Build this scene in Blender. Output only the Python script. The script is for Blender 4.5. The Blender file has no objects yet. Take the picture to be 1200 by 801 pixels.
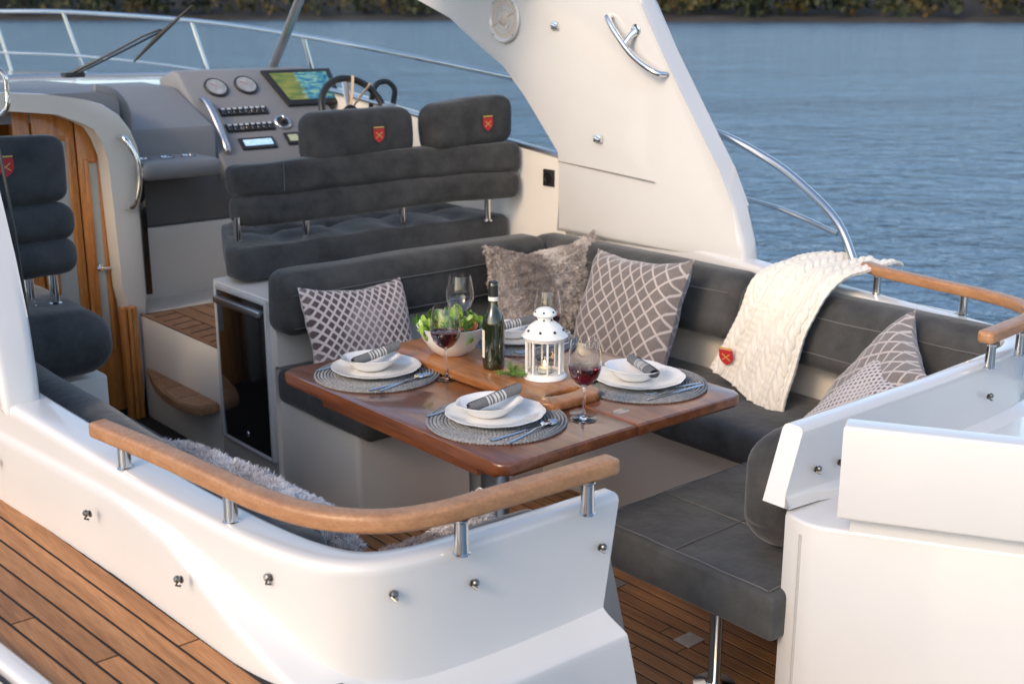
import bpy, bmesh, math, random
from mathutils import Vector, Matrix, noise
random.seed(7)
SC = bpy.context.scene
COL = SC.collection
PI = math.pi
R = math.radians

# ------------------------------------------------------------------ camera
cam_d = bpy.data.cameras.new('camera')
cam = bpy.data.objects.new('camera', cam_d); COL.objects.link(cam)
cam_d.sensor_width = 36.0
cam_d.lens = 1427.0 / 1200.0 * 36.0
cam_d.clip_start = 0.05
cam_d.clip_end = 5000
PITCH = math.atan(388.0 / 1427.0)
cam.location = (0, 0, 1.72)
cam.rotation_euler = (PI / 2 - PITCH, 0, -R(40.2))
cam_d.dof.use_dof = True
cam_d.dof.focus_distance = 3.05
cam_d.dof.aperture_fstop = 4.5
SC.camera = cam

# ------------------------------------------------------------------ light
SUN_EL, SUN_AZ = R(32), R(-103)       # azimuth clockwise from +Y (boat's bow)
w = bpy.data.worlds.new('World'); SC.world = w; w.use_nodes = True
nt = w.node_tree
bg = nt.nodes['Background']
sky = nt.nodes.new('ShaderNodeTexSky'); sky.sky_type = 'NISHITA'
sky.sun_disc = False
sky.sun_elevation = SUN_EL
sky.sun_rotation = SUN_AZ
sky.air_density = 1.0; sky.dust_density = 1.6; sky.ozone_density = 1.2
nt.links.new(sky.outputs[0], bg.inputs[0])
bg.inputs[1].default_value = 0.15
sun_d = bpy.data.lights.new('sun', 'SUN')
sun = bpy.data.objects.new('sun', sun_d); COL.objects.link(sun)
sun_d.energy = 0.6; sun_d.angle = R(13); sun_d.color = (1.0, 0.74, 0.50)
sd = Vector((math.sin(SUN_AZ) * math.cos(SUN_EL), math.cos(SUN_AZ) * math.cos(SUN_EL), math.sin(SUN_EL)))
sun.rotation_euler = sd.to_track_quat('Z', 'Y').to_euler()
SC.view_settings.view_transform = 'Standard'
SC.view_settings.look = 'None'
SC.view_settings.exposure = 1.02
SC.view_settings.use_white_balance = True      # the photograph's warm camera setting
SC.view_settings.white_balance_temperature = 6850
SC.view_settings.gamma = 1.0
SC.cycles.max_bounces = 10
SC.cycles.transparent_max_bounces = 16
SC.cycles.caustics_reflective = False
SC.cycles.caustics_refractive = False

# ------------------------------------------------------------------ materials
MATS = {}
def mat(name, col=(.5, .5, .5), rough=.5, metal=0, coat=0, trans=0, ior=1.5, sheen=0, spec=.5,
        var=0, vscale=4, vcol=None, bump=0, bscale=40, emit=None, estr=0, stretch=None, bdist=.002, detail=6):
    if name in MATS: return MATS[name]
    m = bpy.data.materials.new(name); m.use_nodes = True
    n = m.node_tree.nodes; L = m.node_tree.links
    b = n['Principled BSDF']
    b.inputs['Base Color'].default_value = (*col, 1)
    b.inputs['Roughness'].default_value = rough
    b.inputs['Metallic'].default_value = metal
    b.inputs['Coat Weight'].default_value = coat
    b.inputs['Coat Roughness'].default_value = .06
    b.inputs['Transmission Weight'].default_value = trans
    b.inputs['IOR'].default_value = ior
    b.inputs['Sheen Weight'].default_value = sheen
    b.inputs['Sheen Roughness'].default_value = .4
    b.inputs['Specular IOR Level'].default_value = spec
    if emit:
        b.inputs['Emission Color'].default_value = (*emit, 1); b.inputs['Emission Strength'].default_value = estr
    if var or bump:
        tc = n.new('ShaderNodeTexCoord'); src = tc.outputs['Object']
        if stretch:
            mp = n.new('ShaderNodeMapping'); mp.inputs['Scale'].default_value = stretch
            L.new(src, mp.inputs['Vector']); src = mp.outputs[0]
    if var:
        no = n.new('ShaderNodeTexNoise'); no.inputs['Scale'].default_value = vscale; no.inputs['Detail'].default_value = detail
        no.inputs['Roughness'].default_value = .62
        L.new(src, no.inputs['Vector'])
        rp = n.new('ShaderNodeMapRange'); rp.inputs['From Min'].default_value = .3; rp.inputs['From Max'].default_value = .7
        L.new(no.outputs[0], rp.inputs['Value'])
        mx = n.new('ShaderNodeMix'); mx.data_type = 'RGBA'
        c2 = vcol if vcol else tuple(min(1, c * (1 + var)) for c in col)
        mx.inputs[6].default_value = (*col, 1); mx.inputs[7].default_value = (*c2, 1)
        L.new(rp.outputs[0], mx.inputs[0]); L.new(mx.outputs[2], b.inputs['Base Color'])
    if bump:
        nb = n.new('ShaderNodeTexNoise'); nb.inputs['Scale'].default_value = bscale; nb.inputs['Detail'].default_value = 4
        L.new(src, nb.inputs['Vector'])
        bp = n.new('ShaderNodeBump'); bp.inputs['Strength'].default_value = bump; bp.inputs['Distance'].default_value = bdist
        L.new(nb.outputs[0], bp.inputs['Height']); L.new(bp.outputs[0], b.inputs['Normal'])
    MATS[name] = m
    return m

def wood(name, c1, c2, c3, rough, coat, grain=(1, 1, 1), scale=6, rnd=.25, bump=.25):
    m = bpy.data.materials.new(name); m.use_nodes = True
    n = m.node_tree.nodes; L = m.node_tree.links; b = n['Principled BSDF']
    tc = n.new('ShaderNodeTexCoord'); mp = n.new('ShaderNodeMapping'); mp.inputs['Scale'].default_value = grain
    oi = n.new('ShaderNodeObjectInfo')
    ad = n.new('ShaderNodeVectorMath'); ad.operation = 'MULTIPLY_ADD'
    cx = n.new('ShaderNodeCombineXYZ')
    for i in range(3): L.new(oi.outputs['Random'], cx.inputs[i])
    L.new(cx.outputs[0], ad.inputs[0]); ad.inputs[1].default_value = (7, 7, 7); L.new(tc.outputs['Object'], ad.inputs[2])
    L.new(ad.outputs[0], mp.inputs['Vector'])
    no = n.new('ShaderNodeTexNoise'); no.inputs['Scale'].default_value = scale; no.inputs['Detail'].default_value = 8; no.inputs['Roughness'].default_value = .65
    no.inputs['Distortion'].default_value = .4
    L.new(mp.outputs[0], no.inputs['Vector'])
    cr = n.new('ShaderNodeValToRGB')
    e = cr.color_ramp.elements
    e[0].position = .3; e[0].color = (*c1, 1); e[1].position = .72; e[1].color = (*c3, 1)
    k = e.new(.5); k.color = (*c2, 1)
    L.new(no.outputs[0], cr.inputs[0])
    n2 = n.new('ShaderNodeTexNoise'); n2.inputs['Scale'].default_value = scale * 7; n2.inputs['Detail'].default_value = 3
    L.new(mp.outputs[0], n2.inputs['Vector'])
    hs = n.new('ShaderNodeHueSaturation')
    mr = n.new('ShaderNodeMapRange'); mr.inputs['To Min'].default_value = 1 - rnd; mr.inputs['To Max'].default_value = 1 + rnd
    L.new(oi.outputs['Random'], mr.inputs['Value'])
    mr2 = n.new('ShaderNodeMapRange'); mr2.inputs['From Min'].default_value = .3; mr2.inputs['From Max'].default_value = .7
    mr2.inputs['To Min'].default_value = .82; mr2.inputs['To Max'].default_value = 1.15
    L.new(n2.outputs[0], mr2.inputs['Value'])
    mu = n.new('ShaderNodeMath'); mu.operation = 'MULTIPLY'
    L.new(mr.outputs[0], mu.inputs[0]); L.new(mr2.outputs[0], mu.inputs[1])
    L.new(mu.outputs[0], hs.inputs['Value']); L.new(cr.outputs[0], hs.inputs['Color'])
    L.new(hs.outputs[0], b.inputs['Base Color'])
    b.inputs['Roughness'].default_value = rough; b.inputs['Coat Weight'].default_value = coat; b.inputs['Coat Roughness'].default_value = .08
    bp = n.new('ShaderNodeBump'); bp.inputs['Strength'].default_value = bump; bp.inputs['Distance'].default_value = .001
    L.new(n2.outputs[0], bp.inputs['Height']); L.new(bp.outputs[0], b.inputs['Normal'])
    MATS[name] = m
    return m

GEL = mat('gelcoat', (.68, .67, .655), .26, coat=.7, var=.0001, vscale=1.6, vcol=(.63, .62, .61), bump=.15, bscale=2.2, bdist=.006)
LINER = mat('liner_gelcoat_brightened', (.80, .75, .68), .38, coat=.25, var=.01, vscale=2, vcol=(.76, .71, .645), bump=.08, bscale=30)  # same white as the hull, lightened to stand in for light on bulkhead and interior
GREY = mat('grey_dash', (.25, .25, .255), .5, var=.01, vscale=3, vcol=(.215, .215, .22), bump=.1, bscale=150)
DGREY = mat('dark_grey_panel', (.14, .135, .135), .6, var=.01, vcol=(.11, .11, .11), bump=.1, bscale=90)
SUEDE = mat('charcoal_suede', (.025, .0255, .026), .9, sheen=.25, var=.1, vscale=9, vcol=(.072, .070, .068), bump=.7, bscale=34, bdist=.004)
SUEDE_B = mat('blue_grey_suede', (.027, .0275, .028), .87, sheen=.25, var=.1, vscale=8, vcol=(.072, .073, .074), bump=.7, bscale=30, bdist=.004)
SEAM = mat('stitching', (.13, .13, .13), .8)
BLACKR = mat('black_rubber', (.012, .012, .012), .45)
CAULK = mat('deck_caulk', (.015, .013, .012), .7)
STEEL = mat('stainless_steel', (.72, .71, .69), .14, metal=1, var=.01, vcol=(.6, .6, .59), bump=.02, bscale=60)
SATIN = mat('satin_aluminium', (.6, .61, .62), .32, metal=1, bump=.05, bscale=80)
CHROME = mat('chrome', (.85, .85, .84), .05, metal=1)
TEAK = wood('teak_deck', (.24, .10, .037), (.37, .165, .062), (.46, .225, .095), .62, 0, (14, .9, 14), 3, .2)
TEAK_R = wood('teak_rail', (.33, .155, .07), (.40, .20, .095), (.47, .245, .12), .45, .15, (9, 9, 30), 2, .05)
TEAK_S = wood('teak_step', (.22, .105, .05), (.33, .165, .08), (.42, .23, .12), .55, .05, (12, 1.5, 12), 4, .12)
DOORW = wood('varnished_door', (.42, .135, .028), (.60, .22, .05), (.70, .29, .08), .32, .5, (10, 10, .9), 4, .1)
MAHO = wood('varnished_mahogany', (.085, .026, .010), (.165, .052, .02), (.25, .09, .036), .28, .75, (11, .9, 11), 3, .1, .12)
BOARDW = wood('oiled_board', (.20, .07, .022), (.33, .13, .042), (.43, .19, .07), .35, .4, (12, 1.0, 12), 3, .1)
PORC = mat('white_porcelain', (.82, .81, .79), .14, coat=.6, var=.01, vscale=5, vcol=(.78, .77, .75))
WHITEM = mat('white_enamel', (.80, .79, .76), .32, coat=.3, bump=.1, bscale=60)
BLACKG = mat('black_gloss', (.010, .009, .009), .06, coat=1)
BLACKM = mat('black_plastic', (.02, .02, .021), .4)
RED = mat('red_emblem', (.55, .03, .03), .6, bump=.3, bscale=300)
GOLD = mat('gold_emblem', (.70, .42, .12), .5)
DIAL = mat('dial_face', (.75, .76, .77), .35, var=.3, vscale=40, vcol=(.50, .52, .54))
LCD = mat('lcd_display', (.30, .33, .22), .2, emit=(.35, .4, .28), estr=.25)
RADIO = mat('radio_display', (.25, .4, .55), .2, emit=(.25, .45, .7), estr=.5, var=.2, vscale=60, vcol=(.6, .7, .8))
PALEGREY = mat('speaker_grille', (.62, .54, .46), .5, bump=.4, bscale=120)
WAX = mat('candle_wax', (.85, .8, .7), .5)
FLAME = mat('candle_flame', (1, .6, .2), .5, emit=(1, .55, .18), estr=16)
FROST = mat('frosted_glass', (.50, .52, .50), .35, coat=.3, var=.05, vscale=3, vcol=(.42, .43, .40))
GREEN = mat('bottle_glass', (.015, .02, .008), .05, coat=1)
WINE = mat('red_wine', (.22, .004, .018), .02, trans=.75, ior=1.33)
LABEL = mat('paper_label', (.75, .74, .70), .6)
LEAF = mat('lettuce', (.16, .34, .035), .45, var=.4, vscale=25, vcol=(.36, .50, .10), bump=.4, bscale=90, coat=.2)
LEAF2 = mat('dark_lettuce', (.05, .16, .02), .45, var=.4, vscale=25, vcol=(.13, .28, .05), bump=.4, bscale=90)
DILL = mat('dill', (.09, .20, .03), .55, var=.4, vscale=60, vcol=(.20, .33, .07))
TOMATO = mat('tomato', (.55, .06, .02), .2, coat=.5, var=.2, vscale=40, vcol=(.7, .2, .06))
KNIT = mat('cream_wool', (.73, .68, .59), .95, sheen=.5, var=.05, vscale=14, vcol=(.79, .745, .66), bump=.6, bscale=420, bdist=.002)
FURM = mat('taupe_fur', (.33, .27, .23), .9, sheen=.3, var=.3, vscale=9, vcol=(.42, .36, .31), stretch=(3, 1, .6))
FURW = mat('pale_fur', (.66, .63, .62), .9, sheen=.4, var=.3, vscale=9, vcol=(.33, .30, .31))
STRAP = mat('cream_strap', (.6, .45, .32), .6)

def glass(name, tint, rough=0.0, refl=.9):
    m = bpy.data.materials.new(name); m.use_nodes = True
    n = m.node_tree.nodes; L = m.node_tree.links
    for x in list(n): n.remove(x)
    o = n.new('ShaderNodeOutputMaterial'); t = n.new('ShaderNodeBsdfTransparent'); g = n.new('ShaderNodeBsdfGlossy')
    t.inputs[0].default_value = (*tint, 1); g.inputs['Roughness'].default_value = .02 + rough
    lw = n.new('ShaderNodeLayerWeight'); lw.inputs[0].default_value = .5
    pw = n.new('ShaderNodeMath'); pw.operation = 'POWER'; pw.inputs[1].default_value = 4.0; L.new(lw.outputs['Facing'], pw.inputs[0])
    f = n.new('ShaderNodeMath'); f.operation = 'MULTIPLY_ADD'; f.inputs[1].default_value = refl; f.inputs[2].default_value = .035 * refl; L.new(pw.outputs[0], f.inputs[0])
    mx = n.new('ShaderNodeMixShader'); L.new(f.outputs[0], mx.inputs[0]); L.new(t.outputs[0], mx.inputs[1]); L.new(g.outputs[0], mx.inputs[2])
    L.new(mx.outputs[0], o.inputs[0]); MATS[name] = m
    return m
GLASS = mat('clear_glass', (1, 1, 1), 0.0, trans=1, ior=1.45)
PANE = glass('lantern_glass', (.92, .93, .93))
WSG = glass('tinted_windscreen', (.88, .92, .93), 0, .35)

def diamond(name, dark, light, cell, lw, soft=.03, fade=.0, light2=None):
    """woven diamond lattice in the cushion's own XZ plane"""
    m = bpy.data.materials.new(name); m.use_nodes = True
    n = m.node_tree.nodes; L = m.node_tree.links; b = n['Principled BSDF']
    tc = n.new('ShaderNodeTexCoord'); wv = n.new('ShaderNodeTexNoise'); wv.inputs['Scale'].default_value = 7
    L.new(tc.outputs['Object'], wv.inputs['Vector'])
    s = n.new('ShaderNodeSeparateXYZ'); L.new(tc.outputs['Object'], s.inputs[0])
    def M(op, a, c=None, clamp=False):
        x = n.new('ShaderNodeMath'); x.operation = op; x.use_clamp = clamp
        for i, v in enumerate((a, c)):
            if v is None: continue
            if isinstance(v, (int, float)): x.inputs[i].default_value = v
            else: L.new(v, x.inputs[i])
        return x.outputs[0]
    wob = M('MULTIPLY', M('SUBTRACT', wv.outputs[0], .5), cell * .35)
    X = M('ADD', s.outputs[0], wob); Z = M('MULTIPLY', M('ADD', s.outputs[2], wob), .86)
    def lines(v):
        fr = M('PINGPONG', M('DIVIDE', v, cell), .5)
        return fr
    a = lines(M('ADD', X, Z)); c = lines(M('SUBTRACT', X, Z))
    mn = M('MINIMUM', a, c)
    mr = n.new('ShaderNodeMapRange'); mr.inputs['From Min'].default_value = lw; mr.inputs['From Max'].default_value = lw + soft * 2
    L.new(mn, mr.inputs['Value'])
    mask = mr.outputs[0]
    if fade:
        nf = n.new('ShaderNodeTexNoise'); nf.inputs['Scale'].default_value = 5.5
        L.new(tc.outputs['Object'], nf.inputs['Vector'])
        r2 = n.new('ShaderNodeMapRange'); r2.inputs['From Min'].default_value = .35; r2.inputs['From Max'].default_value = .52
        r2.inputs['To Min'].default_value = 1 - fade
        L.new(nf.outputs[0], r2.inputs['Value']); mask = M('MULTIPLY', mask, r2.outputs[0])
    fn = n.new('ShaderNodeTexNoise'); fn.inputs['Scale'].default_value = 90; L.new(tc.outputs['Object'], fn.inputs['Vector'])
    dk = n.new('ShaderNodeMix'); dk.data_type = 'RGBA'; dk.inputs[6].default_value = (*dark, 1)
    dk.inputs[7].default_value = (*[min(1, q * 1.7) for q in dark], 1); L.new(fn.outputs[0], dk.inputs[0])
    mx = n.new('ShaderNodeMix'); mx.data_type = 'RGBA'
    mx.inputs[6].default_value = (*light, 1); L.new(dk.outputs[2], mx.inputs[7]); L.new(mask, mx.inputs[0])
    L.new(mx.outputs[2], b.inputs['Base Color'])
    b.inputs['Roughness'].default_value = .75; b.inputs['Sheen Weight'].default_value = .4
    bp = n.new('ShaderNodeBump'); bp.inputs['Strength'].default_value = .5; bp.inputs['Distance'].default_value = .002
    L.new(mask, bp.inputs['Height']); bp.invert = True
    bp2 = n.new('ShaderNodeBump'); bp2.inputs['Strength'].default_value = .3; bp2.inputs['Distance'].default_value = .001
    L.new(fn.outputs[0], bp2.inputs['Height']); L.new(bp.outputs[0], bp2.inputs['Normal'])
    L.new(bp2.outputs[0], b.inputs['Normal'])
    MATS[name] = m
    return m
PAT_A = diamond('velvet_diamond_weave', (.070, .046, .044), (.66, .55, .52), .034, .13, .02, .28)
PAT_B = diamond('taupe_lattice_weave', (.125, .105, .098), (.47, .41, .385), .056, .065, .015)
PAT_C = diamond('dark_lattice_weave', (.045, .032, .035), (.55, .50, .50), .022, .17, .05, .3)

def stripes(name):
    m = bpy.data.materials.new(name); m.use_nodes = True
    n = m.node_tree.nodes; L = m.node_tree.links; b = n['Principled BSDF']
    tc = n.new('ShaderNodeTexCoord'); s = n.new('ShaderNodeSeparateXYZ'); L.new(tc.outputs['Object'], s.inputs[0])
    cr = n.new('ShaderNodeValToRGB'); cr.color_ramp.interpolation = 'CONSTANT'
    e = cr.color_ramp.elements
    g = (.13, .135, .14, 1); wv = (.50, .50, .49, 1)
    e[0].position = 0; e[0].color = g; e[1].position = .34; e[1].color = wv
    for p, c in [(.37, g), (.40, wv), (.42, g), (.46, wv), (.50, g), (.52, wv), (.56, g), (.60, wv), (.62, g), (.65, wv), (.68, g)]:
        k = e.new(p); k.color = c
    mr = n.new('ShaderNodeMapRange'); mr.inputs['From Min'].default_value = -.075; mr.inputs['From Max'].default_value = .075
    L.new(s.outputs[0], mr.inputs['Value']); L.new(mr.outputs[0], cr.inputs[0])
    fn = n.new('ShaderNodeTexNoise'); fn.inputs['Scale'].default_value = 350; L.new(tc.outputs['Object'], fn.inputs['Vector'])
    hs = n.new('ShaderNodeHueSaturation'); mr2 = n.new('ShaderNodeMapRange'); mr2.inputs['To Min'].default_value = .55; mr2.inputs['To Max'].default_value = 1.45
    L.new(fn.outputs[0], mr2.inputs['Value']); L.new(mr2.outputs[0], hs.inputs['Value']); L.new(cr.outputs[0], hs.inputs['Color'])
    L.new(hs.outputs[0], b.inputs['Base Color']); b.inputs['Roughness'].default_value = .9
    bp = n.new('ShaderNodeBump'); bp.inputs['Strength'].default_value = .5; bp.inputs['Distance'].default_value = .001
    L.new(fn.outputs[0], bp.inputs['Height']); L.new(bp.outputs[0], b.inputs['Normal'])
    MATS[name] = m
    return m
NAPK = stripes('striped_linen')
MATW = mat('woven_grey_straw', (.16, .165, .175), .8, var=.4, vscale=120, vcol=(.34, .34, .34), bump=.8, bscale=260)
MATW2 = mat('woven_dark_straw', (.10, .103, .11), .8, var=.4, vscale=150, vcol=(.26, .26, .26), bump=.8, bscale=260)

def chart_mat():
    m = bpy.data.materials.new('chart_screen'); m.use_nodes = True
    n = m.node_tree.nodes; L = m.node_tree.links; b = n['Principled BSDF']
    tc = n.new('ShaderNodeTexCoord'); s = n.new('ShaderNodeSeparateXYZ'); L.new(tc.outputs['Generated'], s.inputs[0])
    no = n.new('ShaderNodeTexNoise'); no.inputs['Scale'].default_value = 9; no.inputs['Detail'].default_value = 8
    L.new(tc.outputs['Generated'], no.inputs['Vector'])
    cr = n.new('ShaderNodeValToRGB'); e = cr.color_ramp.elements
    e[0].position = .40; e[0].color = (.02, .12, .26, 1); e[1].position = .62; e[1].color = (.25, .45, .30, 1)
    k = e.new(.5); k.color = (.05, .28, .36, 1)
    L.new(no.outputs[0], cr.inputs[0])
    ad = n.new('ShaderNodeMath'); ad.operation = 'MULTIPLY_ADD'; ad.inputs[1].default_value = .25
    L.new(no.outputs[0], ad.inputs[0]); L.new(s.outputs[0], ad.inputs[2])
    st = n.new('ShaderNodeMapRange'); st.inputs['From Min'].default_value = .53; st.inputs['From Max'].default_value = .57
    L.new(ad.outputs[0], st.inputs['Value'])
    c2 = n.new('ShaderNodeValToRGB'); q = c2.color_ramp.elements
    q[0].color = (.10, .17, .04, 1); q[0].position = .35; q[1].color = (.27, .27, .07, 1); q[1].position = .65
    n3 = n.new('ShaderNodeTexNoise'); n3.inputs['Scale'].default_value = 4; L.new(tc.outputs['Generated'], n3.inputs['Vector'])
    L.new(n3.outputs[0], c2.inputs[0])
    mx = n.new('ShaderNodeMix'); mx.data_type = 'RGBA'; L.new(st.outputs[0], mx.inputs[0])
    L.new(c2.outputs[0], mx.inputs[6]); L.new(cr.outputs[0], mx.inputs[7])
    L.new(mx.outputs[2], b.inputs['Base Color']); L.new(mx.outputs[2], b.inputs['Emission Color'])
    b.inputs['Emission Strength'].default_value = .08; b.inputs['Roughness'].default_value = .12
    return m
CHART = chart_mat()

def water_mat():
    m = bpy.data.materials.new('lake_water'); m.use_nodes = True
    n = m.node_tree.nodes; L = m.node_tree.links; b = n['Principled BSDF']
    b.inputs['Base Color'].default_value = (.08, .165, .255, 1); b.inputs['Roughness'].default_value = .10
    b.inputs['IOR'].default_value = 1.33
    tc = n.new('ShaderNodeTexCoord')
    prev = None
    for sc, dist, rot, st in [(.9, .13, 14, (.8, 1.1, 1)), (2.8, .11, -22, (.8, 1.1, 1)), (8, .042, 25, (.8, 1.1, 1)), (.14, .5, -30, (.7, 1.1, 1))]:
        m0 = n.new('ShaderNodeMapping'); m0.inputs['Rotation'].default_value = (0, 0, R(rot + 40)); L.new(tc.outputs['Object'], m0.inputs[0])
        mp = n.new('ShaderNodeMapping'); mp.inputs['Scale'].default_value = st
        L.new(m0.outputs[0], mp.inputs[0])
        no = n.new('ShaderNodeTexNoise'); no.inputs['Scale'].default_value = sc; no.inputs['Detail'].default_value = 4; no.inputs['Distortion'].default_value = .6
        L.new(mp.outputs[0], no.inputs['Vector'])
        bp = n.new('ShaderNodeBump'); bp.inputs['Strength'].default_value = .8; bp.inputs['Distance'].default_value = dist
        L.new(no.outputs[0], bp.inputs['Height'])
        if prev: L.new(prev, bp.inputs['Normal'])
        prev = bp.outputs[0]
    L.new(prev, b.inputs['Normal'])
    return m
WATER = water_mat()

# ------------------------------------------------------------------ geometry helpers
class MB:
    def __init__(s): s.v = []; s.f = []
    def add(s, vf, xf=None):
        v, f = vf; o = len(s.v)
        if xf is not None: v = [tuple(xf @ Vector(p)) for p in v]
        s.v += [tuple(p) for p in v]; s.f += [tuple(i + o for i in q) for q in f]
        return s

def T(x=0, y=0, z=0, rx=0, ry=0, rz=0):
    return Matrix.Translation((x, y, z)) @ Matrix.Rotation(rz, 4, 'Z') @ Matrix.Rotation(ry, 4, 'Y') @ Matrix.Rotation(rx, 4, 'X')

def mesh(name, vf, material, sharp=40, smooth=True):
    v, f = (vf.v, vf.f) if isinstance(vf, MB) else vf
    me = bpy.data.meshes.new(name); me.from_pydata([tuple(p) for p in v], [], f)
    bm = bmesh.new(); bm.from_mesh(me); bmesh.ops.recalc_face_normals(bm, faces=bm.faces); bm.to_mesh(me); bm.free()
    me.materials.append(material)
    if smooth:
        me.polygons.foreach_set('use_smooth', [True] * len(me.polygons))
        me.set_sharp_from_angle(angle=R(sharp))
    me.update()
    return me

WORLD_AT = {}      # roots whose parts are written in world coordinates
def root(name, label, cat, loc=(0, 0, 0), rz=0, group=None):
    o = bpy.data.objects.new(name, None); COL.objects.link(o)
    o.empty_display_size = .1
    o.location = loc; o.rotation_euler = (0, 0, rz)
    o['label'] = label; o['category'] = cat
    if group: o['group'] = group
    return o
def wroot(name, label, cat, loc, group=None):
    o = root(name, label, cat, loc, 0, group); WORLD_AT[o.name] = Vector(loc); return o
def part(name, vf, material, parent=None, loc=None, rot=None, sharp=40, smooth=True, label=None, kind=None):
    me = vf if isinstance(vf, bpy.types.Mesh) else mesh(name, vf, material, sharp, smooth)
    o = bpy.data.objects.new(name, me); COL.objects.link(o)
    if parent is not None:
        o.parent = parent
        if parent.name in WORLD_AT: o.location = -WORLD_AT[parent.name]
    if loc is not None: o.location = Vector(o.location) + Vector(loc)
    if rot is not None: o.rotation_euler = rot
    if label: o['label'] = label
    if kind: o['kind'] = kind
    return o
def single(name, vf, material, label, cat, loc=(0, 0, 0), rot=(0, 0, 0), group=None, sharp=40, kind=None):
    o = part(name, vf, material, None, loc, rot, sharp)
    if label: o['label'] = label
    if cat: o['category'] = cat
    if group: o['group'] = group
    if kind: o['kind'] = kind
    return o
def dup(o, loc=None, rz=None, label=None, parent=None):
    c = o.copy(); COL.objects.link(c)
    if parent: c.parent = parent
    if loc is not None: c.location = loc
    if rz is not None: c.rotation_euler = (0, 0, rz)
    if label: c['label'] = label
    for ch in o.children: dup(ch, parent=c)
    return c

def bev(bm, b, seg):
    if b > 0: bmesh.ops.bevel(bm, geom=list(bm.edges), offset=b, segments=seg, profile=.5, affect='EDGES', clamp_overlap=True)
def out(bm):
    bmesh.ops.recalc_face_normals(bm, faces=bm.faces)
    bm.verts.ensure_lookup_table()
    v = [tuple(p.co) for p in bm.verts]; f = [tuple(x.index for x in q.verts) for q in bm.faces]
    bm.free(); return v, f
def box(x0, x1, y0, y1, z0, z1, b=.003, seg=2):
    bm = bmesh.new(); bmesh.ops.create_cube(bm, size=1)
    for v in bm.verts:
        v.co = ((x0 + x1) / 2 + v.co.x * (x1 - x0), (y0 + y1) / 2 + v.co.y * (y1 - y0), (z0 + z1) / 2 + v.co.z * (z1 - z0))
    bev(bm, b, seg); return out(bm)
def prism(poly, axis, lo, hi, b=0, seg=2):
    """poly in the plane across `axis` (x: (y,z), y: (x,z), z: (x,y))"""
    def P(p, t):
        return {'x': (t, p[0], p[1]), 'y': (p[0], t, p[1]), 'z': (p[0], p[1], t)}[axis]
    bm = bmesh.new()
    A = [bm.verts.new(P(p, lo)) for p in poly]; B = [bm.verts.new(P(p, hi)) for p in poly]
    n = len(poly)
    bm.faces.new(A); bm.faces.new(B[::-1])
    for i in range(n): bm.faces.new((A[i], A[(i + 1) % n], B[(i + 1) % n], B[i]))
    if b > 0:
        top = [e for e in bm.edges if all(v in A for v in e.verts) or all(v in B for v in e.verts)]
        bmesh.ops.bevel(bm, geom=top, offset=b, segments=seg, profile=.5, affect='EDGES', clamp_overlap=True)
    return out(bm)
def catmull(pts, n=8, closed=False):
    P = [Vector(p) for p in pts]; res = []
    m = len(P)
    rng = range(m) if closed else range(m - 1)
    for i in rng:
        p0 = P[(i - 1) % m] if (closed or i > 0) else P[0] * 2 - P[1]
        p1 = P[i]; p2 = P[(i + 1) % m]
        p3 = P[(i + 2) % m] if (closed or i + 2 < m) else P[-1] * 2 - P[-2]
        for k in range(n):
            t = k / n
            res.append(.5 * ((2 * p1) + (-p0 + p2) * t + (2 * p0 - 5 * p1 + 4 * p2 - p3) * t * t + (-p0 + 3 * p1 - 3 * p2 + p3) * t ** 3))
    if not closed: res.append(P[-1])
    return res
def tube(pts, r, seg=10, closed=False, cap=True, sq=None):
    """round tube along pts; r a number or a list; sq=(a,b) makes the section elliptical"""
    P = [Vector(p) for p in pts]; n = len(P); v = []; f = []
    up = None
    for i in range(n):
        if closed: t = P[(i + 1) % n] - P[i - 1]
        else: t = P[min(i + 1, n - 1)] - P[max(i - 1, 0)]
        t.normalize()
        if up is None:
            up = Vector((0, 0, 1)) if abs(t.z) < .9 else Vector((1, 0, 0))
        a = t.cross(up).normalized(); up2 = a.cross(t).normalized(); up = up2
        rr = r[i] if isinstance(r, (list, tuple)) else r
        sa, sb = sq if sq else (1, 1)
        for k in range(seg):
            an = 2 * PI * k / seg
            v.append(P[i] + a * (math.cos(an) * rr * sa) + up2 * (math.sin(an) * rr * sb))
    m = n if closed else n - 1
    for i in range(m):
        for k in range(seg):
            j = (i + 1) % n
            f.append((i * seg + k, i * seg + (k + 1) % seg, j * seg + (k + 1) % seg, j * seg + k))
    if cap and not closed:
        f.append(tuple(range(seg))[::-1]); f.append(tuple((n - 1) * seg + k for k in range(seg)))
    return [tuple(p) for p in v], f
def lathe(prof, seg=40, wob=None, closed=False):
    v = []; f = []
    n = len(prof)
    for i, (r, z) in enumerate(prof):
        for k in range(seg):
            a = 2 * PI * k / seg
            rr = r * (wob(a, r, z) if wob else 1)
            v.append((rr * math.cos(a), rr * math.sin(a), z))
    for i in range(n - 1 if not closed else n):
        j = (i + 1) % n
        for k in range(seg):
            f.append((i * seg + k, i * seg + (k + 1) % seg, j * seg + (k + 1) % seg, j * seg + k))
    if not closed:
        if prof[0][0] > 1e-5: f.append(tuple(range(seg))[::-1])
        if prof[-1][0] > 1e-5: f.append(tuple((n - 1) * seg + k for k in range(seg)))
    bm = bmesh.new(); V = [bm.verts.new(p) for p in v]
    for q in f: bm.faces.new([V[i] for i in q])
    bmesh.ops.remove_doubles(bm, verts=bm.verts, dist=1e-6)
    return out(bm)
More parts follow.
